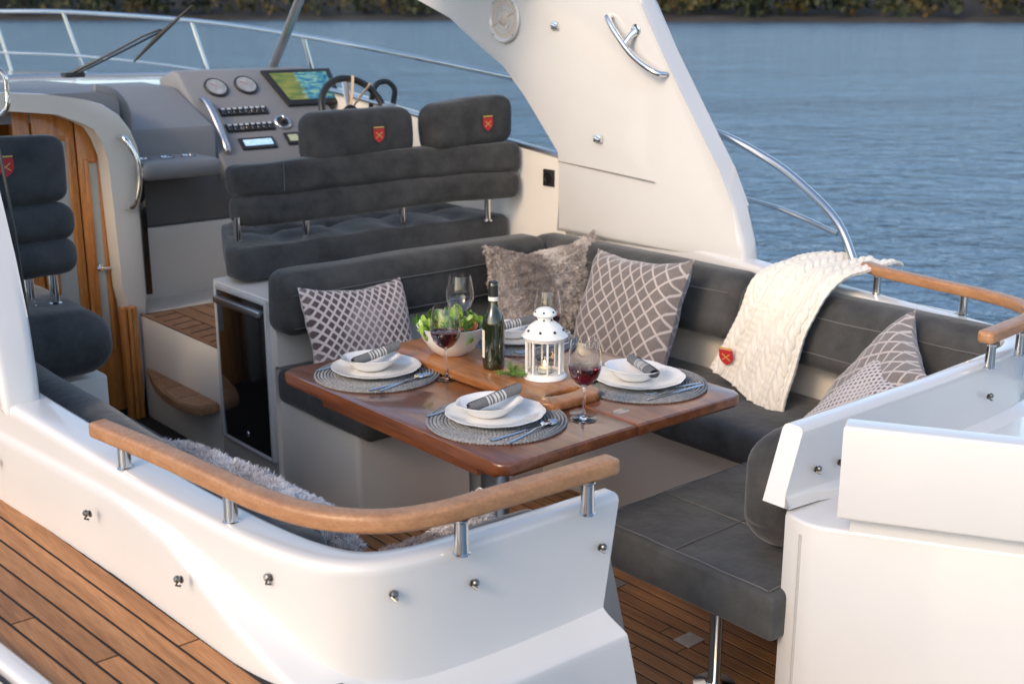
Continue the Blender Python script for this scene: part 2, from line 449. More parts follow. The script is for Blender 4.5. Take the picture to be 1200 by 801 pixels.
def sweep(stations):
    """stations: list of closed rings (same count of points)"""
    n = len(stations[0]); v = [p for s in stations for p in s]; f = []
    for i in range(len(stations) - 1):
        for k in range(n):
            f.append((i * n + k, i * n + (k + 1) % n, (i + 1) * n + (k + 1) % n, (i + 1) * n + k))
    f.append(tuple(range(n))[::-1]); f.append(tuple((len(stations) - 1) * n + k for k in range(n)))
    return v, f
def rbox(x0, x1, y0, y1, z0, z1, r, n=12, k=3, fn=None, puff=0):
    """soft cushion block: rounded box with inner grid; puff bulges the faces; fn(p, u) moves points"""
    h = [(x1 - x0) / 2, (y1 - y0) / 2, (z1 - z0) / 2]; c = [(x0 + x1) / 2, (y0 + y1) / 2, (z0 + z1) / 2]
    r = min(r, min(h) * .999)
    def ax(i):
        H = h[i]; q = [-H + r * (1 - math.cos(PI / 2 * a / k)) * 1.0 for a in range(k)]
        m = max(2, int(n * (H / max(h)) + .5)) if H - r > 1e-4 else 1
        a = [-H + r + (2 * (H - r)) * t / m for t in range(m + 1)]
        return q + a + [-x for x in q[::-1]]
    A = [ax(i) for i in range(3)]
    idx = {}; v = []; f = []
    def vert(p):
        key = tuple(round(t, 5) for t in p)
        if key in idx: return idx[key]
        q = [max(-(h[i] - r), min(h[i] - r, p[i])) for i in range(3)]
        d = Vector([p[i] - q[i] for i in range(3)])
        if d.length > 1e-9: d.normalize()
        P = Vector(q) + d * r
        u = Vector((P[0] / h[0], P[1] / h[1], P[2] / h[2]))
        if puff:
            g = [1 - u[i] ** 2 * .999 for i in range(3)]
            for i in range(3):
                o1, o2 = [j for j in range(3) if j != i]
                P[i] += puff * u[i] * math.sqrt(max(0, g[o1])) * math.sqrt(max(0, g[o2]))
        P = P + Vector(c)
        if fn: P = Vector(fn(P, u))
        idx[key] = len(v); v.append(tuple(P)); return idx[key]
    for i in range(3):
        j, l = [t for t in range(3) if t != i]
        for s in (-1, 1):
            for a in range(len(A[j]) - 1):
                for b in range(len(A[l]) - 1):
                    q = []
                    for (aa, bb) in ((a, b), (a + 1, b), (a + 1, b + 1), (a, b + 1)):
                        p = [0, 0, 0]; p[i] = s * h[i]; p[j] = A[j][aa]; p[l] = A[l][bb]; q.append(vert(p))
                    q = list(dict.fromkeys(q))
                    if len(q) > 2: f.append(tuple(q if s > 0 else q[::-1]))
    return v, f
def wrinkle(amp, sc, seed=0.):
    def fn(P, u=None):
        q = Vector(P) * sc + Vector((seed, seed * 1.7, seed * .3))
        d = noise.noise_vector(q) * amp + noise.noise_vector(q * 2.7) * amp * .4
        return Vector(P) + d
    return fn
def pillow(w_, h_, t, n=26, seed=0., pinch=.06, amp=.008, sag=.02):
    """throw cushion standing on its lower edge in local XZ, front towards -Y"""
    v = []; f = []
    def pos(i, j, s):
        u = -1 + 2 * i / n; q = -1 + 2 * j / n
        px = u * w_ / 2 * (1 - pinch * (1 - q * q) ** 1.0 * (u * u)); pz = q * h_ / 2 * (1 - pinch * (1 - u * u) * (q * q))
        th = t / 2 * (max(0, 1 - u ** 4) * max(0, 1 - q ** 4)) ** .55
        P = Vector((px, -s * th, pz + h_ / 2))
        k = noise.noise_vector(Vector((px * 9 + seed, s * 2 + seed, pz * 9)))
        P += k * amp + noise.noise_vector(Vector((px * 26 + seed, s * 2, pz * 26))) * amp * .35
        P.z -= sag * (1 - u * u) * (q > 0) * q * q
        return P
    for s in (1, -1):
        for j in range(n + 1):
            for i in range(n + 1): v.append(pos(i, j, s))
    N = (n + 1) ** 2
    bm = bmesh.new(); V = [bm.verts.new(p) for p in v]
    for b, s in ((0, 1), (N, -1)):
        for j in range(n):
            for i in range(n):
                a = b + j * (n + 1) + i; q = (a, a + 1, a + n + 2, a + n + 1)
                bm.faces.new([V[x] for x in (q if s > 0 else q[::-1])])
    # weld the two rims
    for j in range(n + 1):
        for i in range(n + 1):
            if i in (0, n) or j in (0, n):
                a = V[j * (n + 1) + i]; c = V[N + j * (n + 1) + i]; m = (a.co + c.co) / 2; a.co = m; c.co = m
    bmesh.ops.remove_doubles(bm, verts=bm.verts, dist=1e-5)
    return out(bm)

def crest(mb_red, mb_gold, M):
    """shield with a gold bar above and a gold cross-stroke; local XZ, front towards -Y, 3 cm wide"""
    w_ = .019
    sh = [(-w_, .018), (w_, .018), (w_, -.004), (w_ * .75, -.014), (0, -.024), (-w_ * .75, -.014), (-w_, -.004)]
    mb_red.add(prism(sh, 'y', -.0015, .001), M)
    mb_gold.add(box(-w_ * .95, w_ * .95, -.0018, .001, .0205, .0245, 0), M)
    for a in (R(38), R(-38)):
        mb_gold.add(box(-.014, .014, -.0022, -.0012, -.0012, .0012, 0), M @ T(0, 0, -.001, ry=a))
def add_crest(parent, M, name='emblem', label='small red shield emblem with gold bar'):
    a = MB(); b = MB(); crest(a, b, M @ Matrix.Scale(1.3, 4))
    e = part(name, a, RED, parent, smooth=False, label=label)
    part('gold_trim', b, GOLD, e, smooth=False)
    return e

# ================================================================== WATER, SHORE, FOREST
WZ = -.38
o = single('water', ([(-3000, -3000, WZ), (3000, -3000, WZ), (3000, 3000, WZ), (-3000, 3000, WZ)], [(0, 1, 2, 3)]), WATER, None, None, kind='structure')
def shore_r(az):      # distance of the far shore by compass direction (degrees from +Y)
    d = (az - 55)
    return 235 + 1.1 * max(0, -d) ** 1.15 + 6 * math.sin(az * .23) + 4 * math.sin(az * .71 + 1)
bank = mat('shore_rock', (.018, .016, .014), .95, var=.5, vscale=.25, vcol=(.045, .037, .031), bump=.6, bscale=1.2, bdist=.4)
v = []; f = []
azs = [i * 1.0 for i in range(-60, 181)]
prof = [(-6, -1.2), (0, .1), (1.0, .45), (4, .75), (14, 1.6), (60, 9), (200, 34), (420, 60)]
for a in azs:
    for k, (dr, z) in enumerate(prof):
        rr = shore_r(a) + dr
        j = noise.noise(Vector((a * .6, dr * .05, 3))) * (0.6 if dr < 20 else 5)
        v.append((math.sin(R(a)) * rr, math.cos(R(a)) * rr, WZ + z + (j if dr > 0 else 0)))
n_ = len(prof)
for i in range(len(azs) - 1):
    for k in range(n_ - 1): f.append((i * n_ + k, i * n_ + k + 1, (i + 1) * n_ + k + 1, (i + 1) * n_ + k))
single('hill_shore', (v, f), bank, None, None, kind='structure')
def forest_mat():
    m = bpy.data.materials.new('autumn_foliage'); m.use_nodes = True
    n = m.node_tree.nodes; L = m.node_tree.links; b = n['Principled BSDF']
    tc = n.new('ShaderNodeTexCoord'); no = n.new('ShaderNodeTexNoise'); no.inputs['Scale'].default_value = .16; no.inputs['Detail'].default_value = 5
    L.new(tc.outputs['Object'], no.inputs['Vector'])
    cr = n.new('ShaderNodeValToRGB'); e = cr.color_ramp.elements
    e[0].position = .30; e[0].color = (.012, .020, .010, 1); e[1].position = .75; e[1].color = (.17, .07, .02, 1)
    for p, c in ((.46, (.022, .034, .014, 1)), (.54, (.045, .05, .018, 1)), (.61, (.11, .07, .02, 1)), (.68, (.05, .055, .025, 1))):
        k = e.new(p); k.color = c
    L.new(no.outputs[0], cr.inputs[0]); L.new(cr.outputs[0], b.inputs['Base Color']); b.inputs['Roughness'].default_value = .9
    return m
rs = random.Random(3); v = []; f = []
for t in range(1500):
    a = rs.uniform(-50, 150); dr = rs.choice((rs.uniform(3.5, 12), rs.uniform(8, 50)))
    rr = shore_r(a) + dr; cx, cy = math.sin(R(a)) * rr, math.cos(R(a)) * rr
    base = WZ + .7 + max(0, dr - 5) * .14; H = rs.uniform(7, 15); W_ = H * rs.uniform(.24, .38)
    kon = rs.random() < .35
    for q in range(46):
        tt = rs.random(); ph = rs.uniform(0, 2 * PI)
        zz = base + H * (.08 + .92 * tt)
        wr = W_ * ((1 - tt) if kon else math.sin(PI * min(1, .12 + tt * .86)) ** .7) * math.sqrt(rs.random())
        x, y = cx + math.cos(ph) * wr, cy + math.sin(ph) * wr; s = rs.uniform(.35, .85)
        d1 = Vector((rs.gauss(0, 1), rs.gauss(0, 1), rs.gauss(0, 1))).normalized() * s
        d2 = d1.cross(Vector((rs.gauss(0, 1), rs.gauss(0, 1), rs.gauss(0, 1)))).normalized() * s
        c = Vector((x, y, zz)); o_ = len(v)
        v += [c + d1, c + d2, c - d1 * .9, c - d2 * 1.1]; f.append((o_, o_ + 1, o_ + 2, o_ + 3))
o = part('far_forest', (v, f), forest_mat(), smooth=False, kind='stuff'); o['label'] = 'dark autumn woodland along the far shore of the lake'; o['category'] = 'woodland'

# ================================================================== THE BOAT
boat = wroot('motor_boat', 'white motor boat with teak decks, open cockpit, curved white arch and steel rails', 'boat', (2.15, 3.0, 0))

def mirror(p): return (4.30 - p[0],) + tuple(p[1:])
# ---- coamings: outer top edge, thickness, top height, ledge height, flare, bottom
def coaming(path, side):
    """path rows: x, y, thickness, z_top, z_ledge, flare, z_bottom"""
    rows = catmull([Vector((p[0], p[1], 0)) for p in path], 6)
    extra = []
    for i in range(len(path) - 1):
        for k in range(6):
            t = k / 6; extra.append([path[i][j] * (1 - t) + path[i + 1][j] * t for j in range(2, 7)])
    extra.append(list(path[-1][2:]))
    st = []
    for i, p in enumerate(rows):
        t = (rows[min(i + 1, len(rows) - 1)] - rows[max(i - 1, 0)]).normalized()
        nrm = Vector((t.y, -t.x, 0)) * side
        th, zt, zl, fl, zb = extra[i]; r = .013
        xo = p.x if side > 0 else 4.3 - p.x          # the foot follows the straight edge of the side deck
        foot = max(.004, xo - (.820 + (2.88 - p.y) * .052)) if p.y > 1.74 else fl + .018
        dz = max(.002, fl * .42); f_ = max(fl, .004)
        sec = [(-th, zb), (-th, zt - 1.8 * r), (-th, zt - r), (-th + .3 * r, zt - .3 * r), (-th + r, zt), (-r * 1.8, zt), (-r, zt), (-.3 * r, zt - .3 * r), (0, zt - r), (0, zt - 1.8 * r),
               (0, zl + .014), (.0005, zl + .006), (.002 + .1 * fl, zl + .001), (.003 + fl * .25, zl - dz * .22), (f_ * .8, zl - dz * .78), (f_, zl - dz - .001), (f_ + .002, zl - dz - .007), (f_ + .003, zl - dz - .02), (foot, zb)]
        st.append([tuple(p + nrm * a + Vector((0, 0, z))) for a, z in sec])
    end = path[-1]
    def slant(i, p):
        x, y, z = p; d = (end[3] - z)
        if side > 0: x += -.17 * min(d, end[3] - end[4]) + (.23 * max(0, end[4] - z) if i >= 10 else 0)
        else: x += -.36 * d
        return (x, y, z)
    st[-1] = [slant(i, p) for i, p in enumerate(st[-1])]
    if side > 0: del st[-4:-1]        # the leaning end must not fold back over the last rings
    return sweep(st)
PC = [(.76, 3.9, .10, .93, .775, 0, .45), (.79, 3.2, .10, .885, .775, 0, .50), (.818, 2.8, .10, .86, .775, 0, .50), (.862, 2.35, .09, .835, .775, 0.0, .50),
      (.89, 2.05, .085, .826, .765, .020, .50), (.92, 1.82, .08, .822, .695, .042, .50), (.962, 1.68, .075, .818, .625, .055, .0), (1.03, 1.605, .065, .815, .585, .05, 0), (1.13, 1.573, .06, .813, .575, .055, 0),
      (1.28, 1.562, .058, .812, .572, .058, 0), (1.45, 1.558, .056, .811, .572, .058, 0), (1.59, 1.556, .055, .81, .575, .062, 0)]
part('coaming', coaming(PC, 1), GEL, boat, sharp=50, label='port coaming curving round to the stern gate')
PS = [mirror(p) for p in PC[:-1]]
PS = [list(p) for p in PS]
for p in PS:
    if p[1] < 1.8: p[4] = max(p[4], .645); p[3] += .005
PS += [[2.7, 1.556, .055, .815, .645, .05, .3], [2.4, 1.556, .055, .815, .645, .03, .62], [2.175, 1.556, .055, .815, .66, .0, .64]]
part('coaming', coaming([tuple(p) for p in PS], -1), GEL, boat, sharp=50, label='starboard coaming ending at the stern gate')

# ---- cover studs on the coamings
stud_m = MB(); stud_m.add(lathe([(.010, 0), (.010, .003), (.004, .005), (.004, .012)], 12), T(rx=PI / 2))
stud_m.add(lathe([(.0085, 0), (.009, .006), (.006, .010), (0, .011)], 12), T(0, -.010, .004, rx=PI / 2 - .5))
stud_m.add(tube([(-.006, -.006, -.004), (0, -.018, -.010), (.007, -.008, -.013)], .0032, 6))
stud_m.v = [(x * .74, y * .74, z * .74) for x, y, z in stud_m.v]
stud_me = mesh('cover_stud', stud_m, mat('dark_nickel', (.20, .19, .18), .3, metal=1))
first = True
for (x, y, z, rz) in [(.800, 2.80, .71, -92), (.836, 2.33, .725, -84), (.850, 1.94, .72, -78), (.934, 1.76, .765, -66), (1.07, 1.582, .757, -14), (1.225, 1.558, .737, 0), (1.534, 1.55, .717, 0),
                      (2.225, 1.552, .705, 0), (2.315, 1.552, .70, 0), (2.98, 1.552, .724, 0), (2.62, 1.552, .71, 0)]:
    part('cover_stud', stud_me, STEEL, boat, loc=(x, y, z), rot=(0, 0, R(rz)))

# ---- teak handrails on steel stanchions
RC = [(.875, 2.345), (.905, 2.15), (.930, 1.95), (.948, 1.80), (.985, 1.675), (1.055, 1.590), (1.15, 1.553), (1.28, 1.542), (1.40, 1.536), (1.538, 1.530)]
def hand_rail(side):
    rc = RC if not side else [(.872, 2.25)] + RC[1:8] + [(1.40, 1.533)]
    pts = [Vector((x, y, .893 if y < 1.9 else .893 + (y - 1.9) * .01)) for x, y in rc]
    if side: pts = [Vector((4.3 - p.x, p.y, p.z + .012)) for p in pts]
    P = catmull(pts, 7)
    st = []
    hw, hh, r = .0215, .0165, .008
    prof_ = []
    for cx, cz, a0 in ((hw - r, hh - r, 0), (-hw + r, hh - r, 90), (-hw + r, -hh + r, 180), (hw - r, -hh + r, 270)):
        for q in range(4): prof_.append((cx + r * math.cos(R(a0 + 30 * q)), cz + r * math.sin(R(a0 + 30 * q))))
    n = len(P)
    def ring(i, s, push):
        t = (P[min(i + 1, n - 1)] - P[max(i - 1, 0)]).normalized(); nr = Vector((t.y, -t.x, 0)).normalized()
        return [tuple(P[i] + t * push + nr * a * s + Vector((0, 0, b * s))) for a, b in prof_]
    st.append(ring(0, .35, -.010)); st.append(ring(0, .8, -.007)); st.append(ring(0, 1, 0))
    for i in range(1, n - 1): st.append(ring(i, 1, 0))
    st.append(ring(n - 1, 1, 0)); st.append(ring(n - 1, .8, .007)); st.append(ring(n - 1, .35, .010))
    o = part('handrail', sweep(st), TEAK_R, boat, sharp=60)
    ff = T
    stm = mesh('stanchion', MB().add(lathe([(.016, 0), (.016, .002), (.0135, .004), (.0125, .035), (.0125, .060), (.016, .064), (.016, .067)], 20)), STEEL)
    for (x, y) in ([(.895, 2.19), (.936, 1.86), (1.190, 1.538), (1.36, 1.53)] if side else [(.890, 2.26), (.936, 1.90), (1.190, 1.538), (1.478, 1.524)]):
        zt = .838 if y > 2.2 else (.828 if y > 1.8 else .815)
        xx = 4.3 - x if side else x
        part('stanchion', stm, STEEL, o, loc=(xx, y + (.006 if y < 1.6 else 0), zt - .006 + (.006 if side else 0)))
    return o
hand_rail(0)['label'] = 'teak handrail on the port coaming'
hand_rail(1)['label'] = 'teak handrail on the starboard coaming'

# ---- side deck with teak planks (port), gunwale
SZ = .60
def xin(y): return .862 - (y - 2.1) * .052       # coaming foot
def xout(y): return .578 - (y - 2.1) * .10 - (y - 2.1) ** 2 * .01
sdk = part('side_deck', prism([(xout(4.2) - .02, 4.2), (xin(4.2) + .1, 4.2), (xin(1.2) + .1, 1.2), (xout(1.2) - .02, 1.2)], 'z', SZ - .08, SZ), CAULK, boat)
NR = 6
def sx(y, k):
    a, b = xin(y) - .002, xout(y) + .003
    return a + (b - a) * k / NR
joints = [[1.92, 3.25], [2.75], [1.78, 2.95], [1.96, 3.3], [2.20, 3.05], [1.83, 2.66]]
for k in range(NR):
    ys = [1.2] + joints[k] + [4.1]
    for i in range(len(ys) - 1):
        a, b = ys[i] + .0025, ys[i + 1] - .0025
        g = .0034
        m = 5; top = [(sx(a + (b - a) * t / m, k) - g, a + (b - a) * t / m) for t in range(m + 1)]
        bot = [(sx(a + (b - a) * t / m, k + 1) + g, a + (b - a) * t / m) for t in range(m, -1, -1)]
        part('plank', prism(top + bot, 'z', SZ + .0002, SZ + .0022, .0006, 1), TEAK, sdk, sharp=30)
def along(fn, ys, z0, z1, w0, w1, r=.01):
    st = []
    for y in ys:
        x = fn(y)
        st.append([(x - w1, y, z0), (x - w1, y, z1 - r), (x - w1 + r * .3, y, z1 - r * .3), (x - w1 + r, y, z1), (x - w0 - r, y, z1), (x - w0 - r * .3, y, z1 - r * .3), (x - w0, y, z1 - r), (x - w0, y, z0)])
    return sweep(st)
YS = [1.0 + .2 * i for i in range(17)]
part('gunwale', along(xout, YS, .45, SZ + .022, 0.0, .040), GEL, boat, sharp=50)
part('rubbing_strake', along(xout, YS, .54, SZ + .004, .041, .056, .005), BLACKR, boat)
part('rail_strip', MB().add(tube([(xout(y) - .068, y, SZ + .0) for y in YS], .016, 12)), STEEL, boat)
# hull shell (both sides, bow and stern), a boat shape down to the water
hs = [(.75, .62), (1.5, .60), (3.0, .50), (4.2, .45), (5.5, .50), (7.0, .78), (8.2, 1.10), (9.2, 1.50), (9.9, 1.88), (10.2, 2.15)]
v = []; f = []
for (y, x) in hs:
    zt = .56 if y < 4.3 else .56 + min(1, (y - 4.3) / 2.0) * .62 + (y - 4.3) * .01
    k = max(0, (y - 5) / 5.2)
    if y >= 10.2:
        L_ = [(2.14, y - .01, zt - .02), (2.13, y, zt), (2.13, y - .1, .4), (2.13, y - .5, WZ), (2.13, y - .6, -.8)]
        in_ = [(2.14, y - .62, -.74), (2.14, y - .56, -.3), (2.14, y - .2, .25)]
        ring_ = L_ + [(4.3 - p[0], p[1], p[2]) for p in L_[::-1]] + [(4.3 - p[0], p[1], p[2]) for p in in_[::-1]] + in_
    else:
        L_ = [(x + .02, y, zt - .03), (x - .075 * (y < 4.3), y, zt), (x - .03 + .12 * k, y, .25), (x + .10 + .28 * k, y, WZ), (2.0, y, -.8)]
        in_ = [(2.0, y, -.74), (x + .16 + .28 * k, y, -.30), (x + .06 + .12 * k, y, .25)]
        ring_ = L_ + [(4.3 - p[0], p[1], p[2]) for p in L_[::-1]] + [(4.3 - p[0], p[1], p[2]) for p in in_[::-1]] + in_
    v.append(ring_)
part('hull', sweep(v)[0:2], GEL, boat, sharp=60)

# ---- cockpit floor: sealed base, one plank per strip
GXa, GXb, GYa, GYb = 1.0, 3.42, 1.05, 5.0
flo = part('cockpit_floor', box(GXa, GXb, GYa, GYb, -.06, -.0015, 0), CAULK, boat)
pw = .052; k = 0; x = 1.58
rj = random.Random(5)
me_cache = {}
while x < 2.95:
    cuts = [1.08, rj.uniform(1.5, 2.3), rj.uniform(2.7, 3.2), 3.62] if k % 2 else [1.08, rj.uniform(1.9, 2.7), 3.62]
    for i in range(len(cuts) - 1):
        part('plank', box(x + .0032, x + pw - .0032, cuts[i] + .002, cuts[i + 1] - .002, -.008, 0, .0009, 1), TEAK, flo, sharp=30)
    x += pw; k += 1
for (px_, py_) in [(2.47, 2.44), (2.39, 2.05)]:
    h = part('floor_hinge', box(px_ - .035, px_ + .035, py_ - .03, py_ + .03, .0005, .003, .001, 1), mat('brushed_brass_steel', (.62, .52, .44), .35, metal=.9), boat)
    for q in (-.022, .022): part('screw', MB().add(lathe([(.004, 0), (.003, .002), (0, .0022)], 8)), SATIN, h, loc=(px_ + q, py_ + .018, .003))

# ---- starboard liner wall and sill
part('side_wall', prism([(1.95, -.02), (6.0, -.02), (6.0, 1.36), (5.9, 1.37), (3.68, 1.125), (3.68, .80), (1.95, .80)], 'x', 3.40, 3.50, .004), LINER, boat)
part('side_deck', prism([(3.0, .70), (6.0, .95), (6.0, 1.165), (4.2, 1.05), (3.0, .86)], 'x', 3.46, 3.68, .02), GEL, boat, label='starboard side deck')
part('side_deck', prism([(4.3, .50), (6.0, .95), (6.0, 1.165), (4.3, .62)], 'x', .62, .92, .02), GEL, boat, label='port side deck forward')
part('port_side_wall', prism([(4.2, -.02), (6.0, -.02), (6.0, 1.36), (4.2, 1.18)], 'x', .86, .93, .004), LINER, boat)
# cabin side outside, hull step
# ---- targa arch (starboard and its port twin), one beam joining them out of the picture
arch_poly = [(2.735, .832), (2.75, .92), (2.795, 1.04), (2.86, 1.17), (2.935, 1.28), (3.035, 1.43), (3.135, 1.58), (3.235, 1.745), (3.33, 1.93), (3.52, 2.07), (3.75, 2.14), (4.3, 2.14), (4.95, 2.03), (5.3, 1.93), (5.25, 1.87),
             (4.95, 1.83), (4.62, 1.77), (4.38, 1.69), (4.18, 1.60), (4.03, 1.495), (3.90, 1.38), (3.79, 1.26), (3.70, 1.16), (3.675, 1.12), (3.73, .832)]
def arch_side(mir):
    V_, F_ = prism(arch_poly, 'x', 3.385, 3.475, .022, 4)
    V2 = []
    for (x, y, z) in V_:
        lean = -.05 * max(0, z - .83) ** 1.3
        # the aft edge turns outwards a little
        k = max(0, min(1, (z - .83) / 1.0)); ya = 2.735 + .53 * k ** 1.45
        d = y - ya
        if d < .14 and z < 1.9: x += (.14 - d) ** 1.5 * .35
        x += lean
        V2.append((4.3 - x, y, z) if mir else (x, y, z))
    return V2, F_
def subdivided(vf, cuts=1):
    return vf
astb = part('arch', arch_side(False), GEL, boat, sharp=35, label='starboard side of the white arch')
aprt = part('arch', arch_side(True), GEL, boat, sharp=35, label='port side of the white arch')
part('arch_beam', box(.96, 3.34, 3.7, 4.35, 2.075, 2.135, .02, 3), GEL, boat)
part('panel_seam', MB().add(tube([(3.382 - .006, 3.70, 1.125), (3.372, 3.4, 1.11), (3.375, 3.16, 1.095)], .0022, 6)), mat('seam_shadow_gap', (.25, .22, .19), .8), astb)
# narrow seam along the port pillar
part('panel_seam', MB().add(tube([(.912, 2.86, .885), (.925, 2.86, 1.0), (.938, 2.93, 1.22), (.95, 3.02, 1.42)], .004, 6)), BLACKR, aprt)

def inner_x(z): return 3.385 - .05 * max(0, z - .83) ** 1.3
# loudspeaker
sp = MB(); sp.add(lathe([(.060, 0), (.096, 0), (.098, .006), (.092, .014), (.084, .010), (.080, .006)], 40))
lean_m = Matrix.Translation((inner_x(1.687) - .002, 4.0, 1.687)) @ Matrix.Rotation(-PI / 2, 4, 'Y')
spk = part('loudspeaker', MB().add((sp.v, sp.f), lean_m), GEL, boat)
cone = MB(); cone.add(lathe([(.082, .002), (.078, .0075), (.03, .002), (.028, .009), (.02, .013), (0, .014)], 40))
part('cone', MB().add((cone.v, cone.f), lean_m), PALEGREY, spk)
ring_m = MB()
for q in range(4):
    ring_m.add(box(.028, .082, -.0035, .0035, .006, .0105, .001, 1), Matrix.Rotation(q * PI / 2 + .4, 4, 'Z'))
for rr in (.045, .062): ring_m.add(tube([(rr * math.cos(a * PI / 12), rr * math.sin(a * PI / 12), .0075) for a in range(24)], .0018, 6, True))
part('grille', MB().add((ring_m.v, ring_m.f), lean_m), PALEGREY, spk)
for q in range(4):
    part('screw', MB().add(lathe([(.005, .012), (.004, .0145), (0, .015)], 8), lean_m @ Matrix.Rotation(q * PI / 2 + PI / 4, 4, 'Z') @ Matrix.Translation((.089, 0, 0))), STEEL, spk)
# little chrome clips
def clip(y, z):
    x = inner_x(z)
    m = MB().add(box(x - .012, x + .003, y - .020, y + .020, z - .014, z + .014, .003, 2)).add(tube([(x - .014, y - .012, z - .004), (x - .024, y - .002, z + .002), (x - .014, y + .012, z + .006)], .006, 8))
    part('arch_clip', m, CHROME, boat)
clip(3.69, 1.662); clip(3.46, 1.236)
# grab handle on the arch
gh = MB(); gx = 3.345
pts = catmull([(gx - .002, 3.375, 1.70), (gx - .035, 3.365, 1.695), (gx - .045, 3.31, 1.64), (gx - .045, 3.22, 1.56), (gx - .035, 3.12, 1.505), (gx + .01, 3.10, 1.495)], 6)
gh.add(tube(pts, .011, 12)); gh.add(tube([(gx - .043, 3.264, 1.600), (gx - .02, 3.258, 1.628), (gx + .01, 3.25, 1.65)], [.009, .012, .018], 12))
gh.add(lathe([(.024, 0), (.022, .006), (.012, .010)], 20), Matrix.Translation((gx + .003, 3.25, 1.65)) @ Matrix.Rotation(-PI / 2, 4, 'Y'))
part('grab_handle', gh, CHROME, boat)
# socket
so = part('power_socket', box(3.392, 3.402, 3.748, 3.815, 1.012, 1.082, .003, 2), BLACKM, boat)
part('socket_insert', MB().add(lathe([(.022, .0), (.022, .003), (.018, .004), (.016, .001), (0, .001)], 24), Matrix.Translation((3.391, 3.782, 1.047)) @ Matrix.Rotation(-PI / 2, 4, 'Y')), BLACKG, so)

# ---- steel guard rail round the foredeck
top = [(3.46, 2.30, .87), (3.50, 2.42, 1.02), (3.55, 2.62, 1.13), (3.56, 2.80, 1.21), (3.54, 3.05, 1.29), (3.56, 3.6, 1.37), (3.60, 4.2, 1.425), (3.55, 5.2, 1.525), (3.50, 6.0, 1.595), (3.40, 7.0, 1.662), (3.12, 8.2, 1.71),
       (2.86, 8.9, 1.715), (2.55, 9.6, 1.72), (2.15, 10.0, 1.725)]
full = top + [mirror(p) for p in top[:-1][::-1]][:-5]
gr = part('guard_rail', MB().add(tube(catmull(full, 6), .0145, 12)), STEEL, boat, label='stainless guard rail running round the foredeck')
mid = [(3.50, 2.42, .985), (3.56, 2.72, 1.03), (3.62, 3.2, 1.06), (3.64, 4.2, 1.13), (3.60, 5.2, 1.22), (3.50, 6.2, 1.30), (3.42, 7.0, 1.375), (3.16, 8.1, 1.43), (2.90, 8.85, 1.44), (2.6, 9.5, 1.45), (2.15, 9.95, 1.455)]
part('middle_rail', MB().add(tube(catmull(mid + [mirror(p) for p in mid[:-1][::-1]][:-4], 6), .009, 10)), STEEL, gr)
for a, b in [((3.60, 4.2, 1.425), (3.66, 3.93, 1.05)), ((3.51, 5.9, 1.585), (3.60, 5.86, 1.15)), ((3.40, 7.0, 1.662), (3.50, 6.92, 1.20)), ((3.10, 8.25, 1.71), (3.22, 8.2, 1.22)), ((2.6, 9.52, 1.72), (2.62, 9.4, 1.22)), ((2.86, 8.9, 1.715), (2.95, 8.85, 1.22)),
             ((1.70, 9.5, 1.72), (1.65, 9.4, 1.22)), ((1.20, 8.25, 1.71), (1.08, 8.2, 1.22)), ((.9, 7.0, 1.662), (.8, 6.95, 1.2))]:
    m = MB().add(tube([a, b], .0125, 10)).add(lathe([(.026, 0), (.024, .006), (.013, .012)], 16), Matrix.Translation(b))
    part('stanchion', m, STEEL, gr)
# foredeck
fd = [(3.62, 5.92), (3.60, 6.2), (3.50, 7.1), (3.20, 8.3), (2.85, 9.2), (2.45, 9.9), (2.15, 10.15)]
fd = fd + [mirror(p) for p in fd[:-1][::-1]]
fdk = part('foredeck', prism(fd, 'z', .95, 1.17, .03, 3), GEL, boat)
rf = [(3.30, 5.9), (3.32, 6.4), (3.0, 7.4), (2.6, 8.2), (2.15, 8.5)]; rf = rf + [mirror(p) for p in rf[:-1][::-1]]
part('cabin_roof', prism([(p[0], p[1]) for p in rf] , 'z', 1.16, 1.355, .05, 4), GEL, boat)
# low side screens' sill and the windscreen
base = [(3.42, 3.70, 1.135), (3.41, 4.3, 1.20), (3.40, 5.0, 1.28), (3.36, 5.6, 1.35), (3.24, 5.90, 1.385), (2.9, 6.18, 1.395), (2.15, 6.33, 1.40)]
base = base + [mirror(p) for p in base[:-1][::-1]]
bp_ = catmull(base, 6)
ws = part('windscreen', MB().add(tube(bp_, .014, 8, sq=(1.1, .9))), SATIN, boat, label='curved windscreen with steel frame')
def ws_top(p):
    y = p.y
    cxx = 2.15; dx = (p.x - cxx)
    k = max(0, min(1, (y - 4.6) / 1.3))
    zt = 1.93 if y > 4.9 else 1.40 + .53 * max(0, (y - 3.95) / .95) ** .65 if y > 3.95 else p.z + .02 + (1.40 - p.z - .02) * max(0, (y - 3.7) / .25)
    return Vector((cxx + dx * (1 - .045 * k), y - .55 * k, min(zt, 1.93)))
tp = [ws_top(p) for p in bp_]
n = len(bp_); v = [tuple(p + Vector((0, 0, .008))) for p in bp_] + [tuple(p) for p in tp]
f = [(i, i + 1, n + i + 1, n + i) for i in range(n - 1)]
part('pane', (v, f), WSG, ws)
# side and front frame bars
for i in (24, 25):
    pass
def fbar(a, b, r):
    part('frame_bar', MB().add(tube([a, b], r, 10, sq=(1.3, .8))), SATIN, ws)
fbar((3.237, 5.80, 1.385), (3.215, 5.28, 1.93), .020)
fbar((1.063, 5.80, 1.385), (1.085, 5.28, 1.93), .020)
part('frame_bar', MB().add(tube([p for p in tp if p.y > 4.2 ], .014, 8)), SATIN, ws)
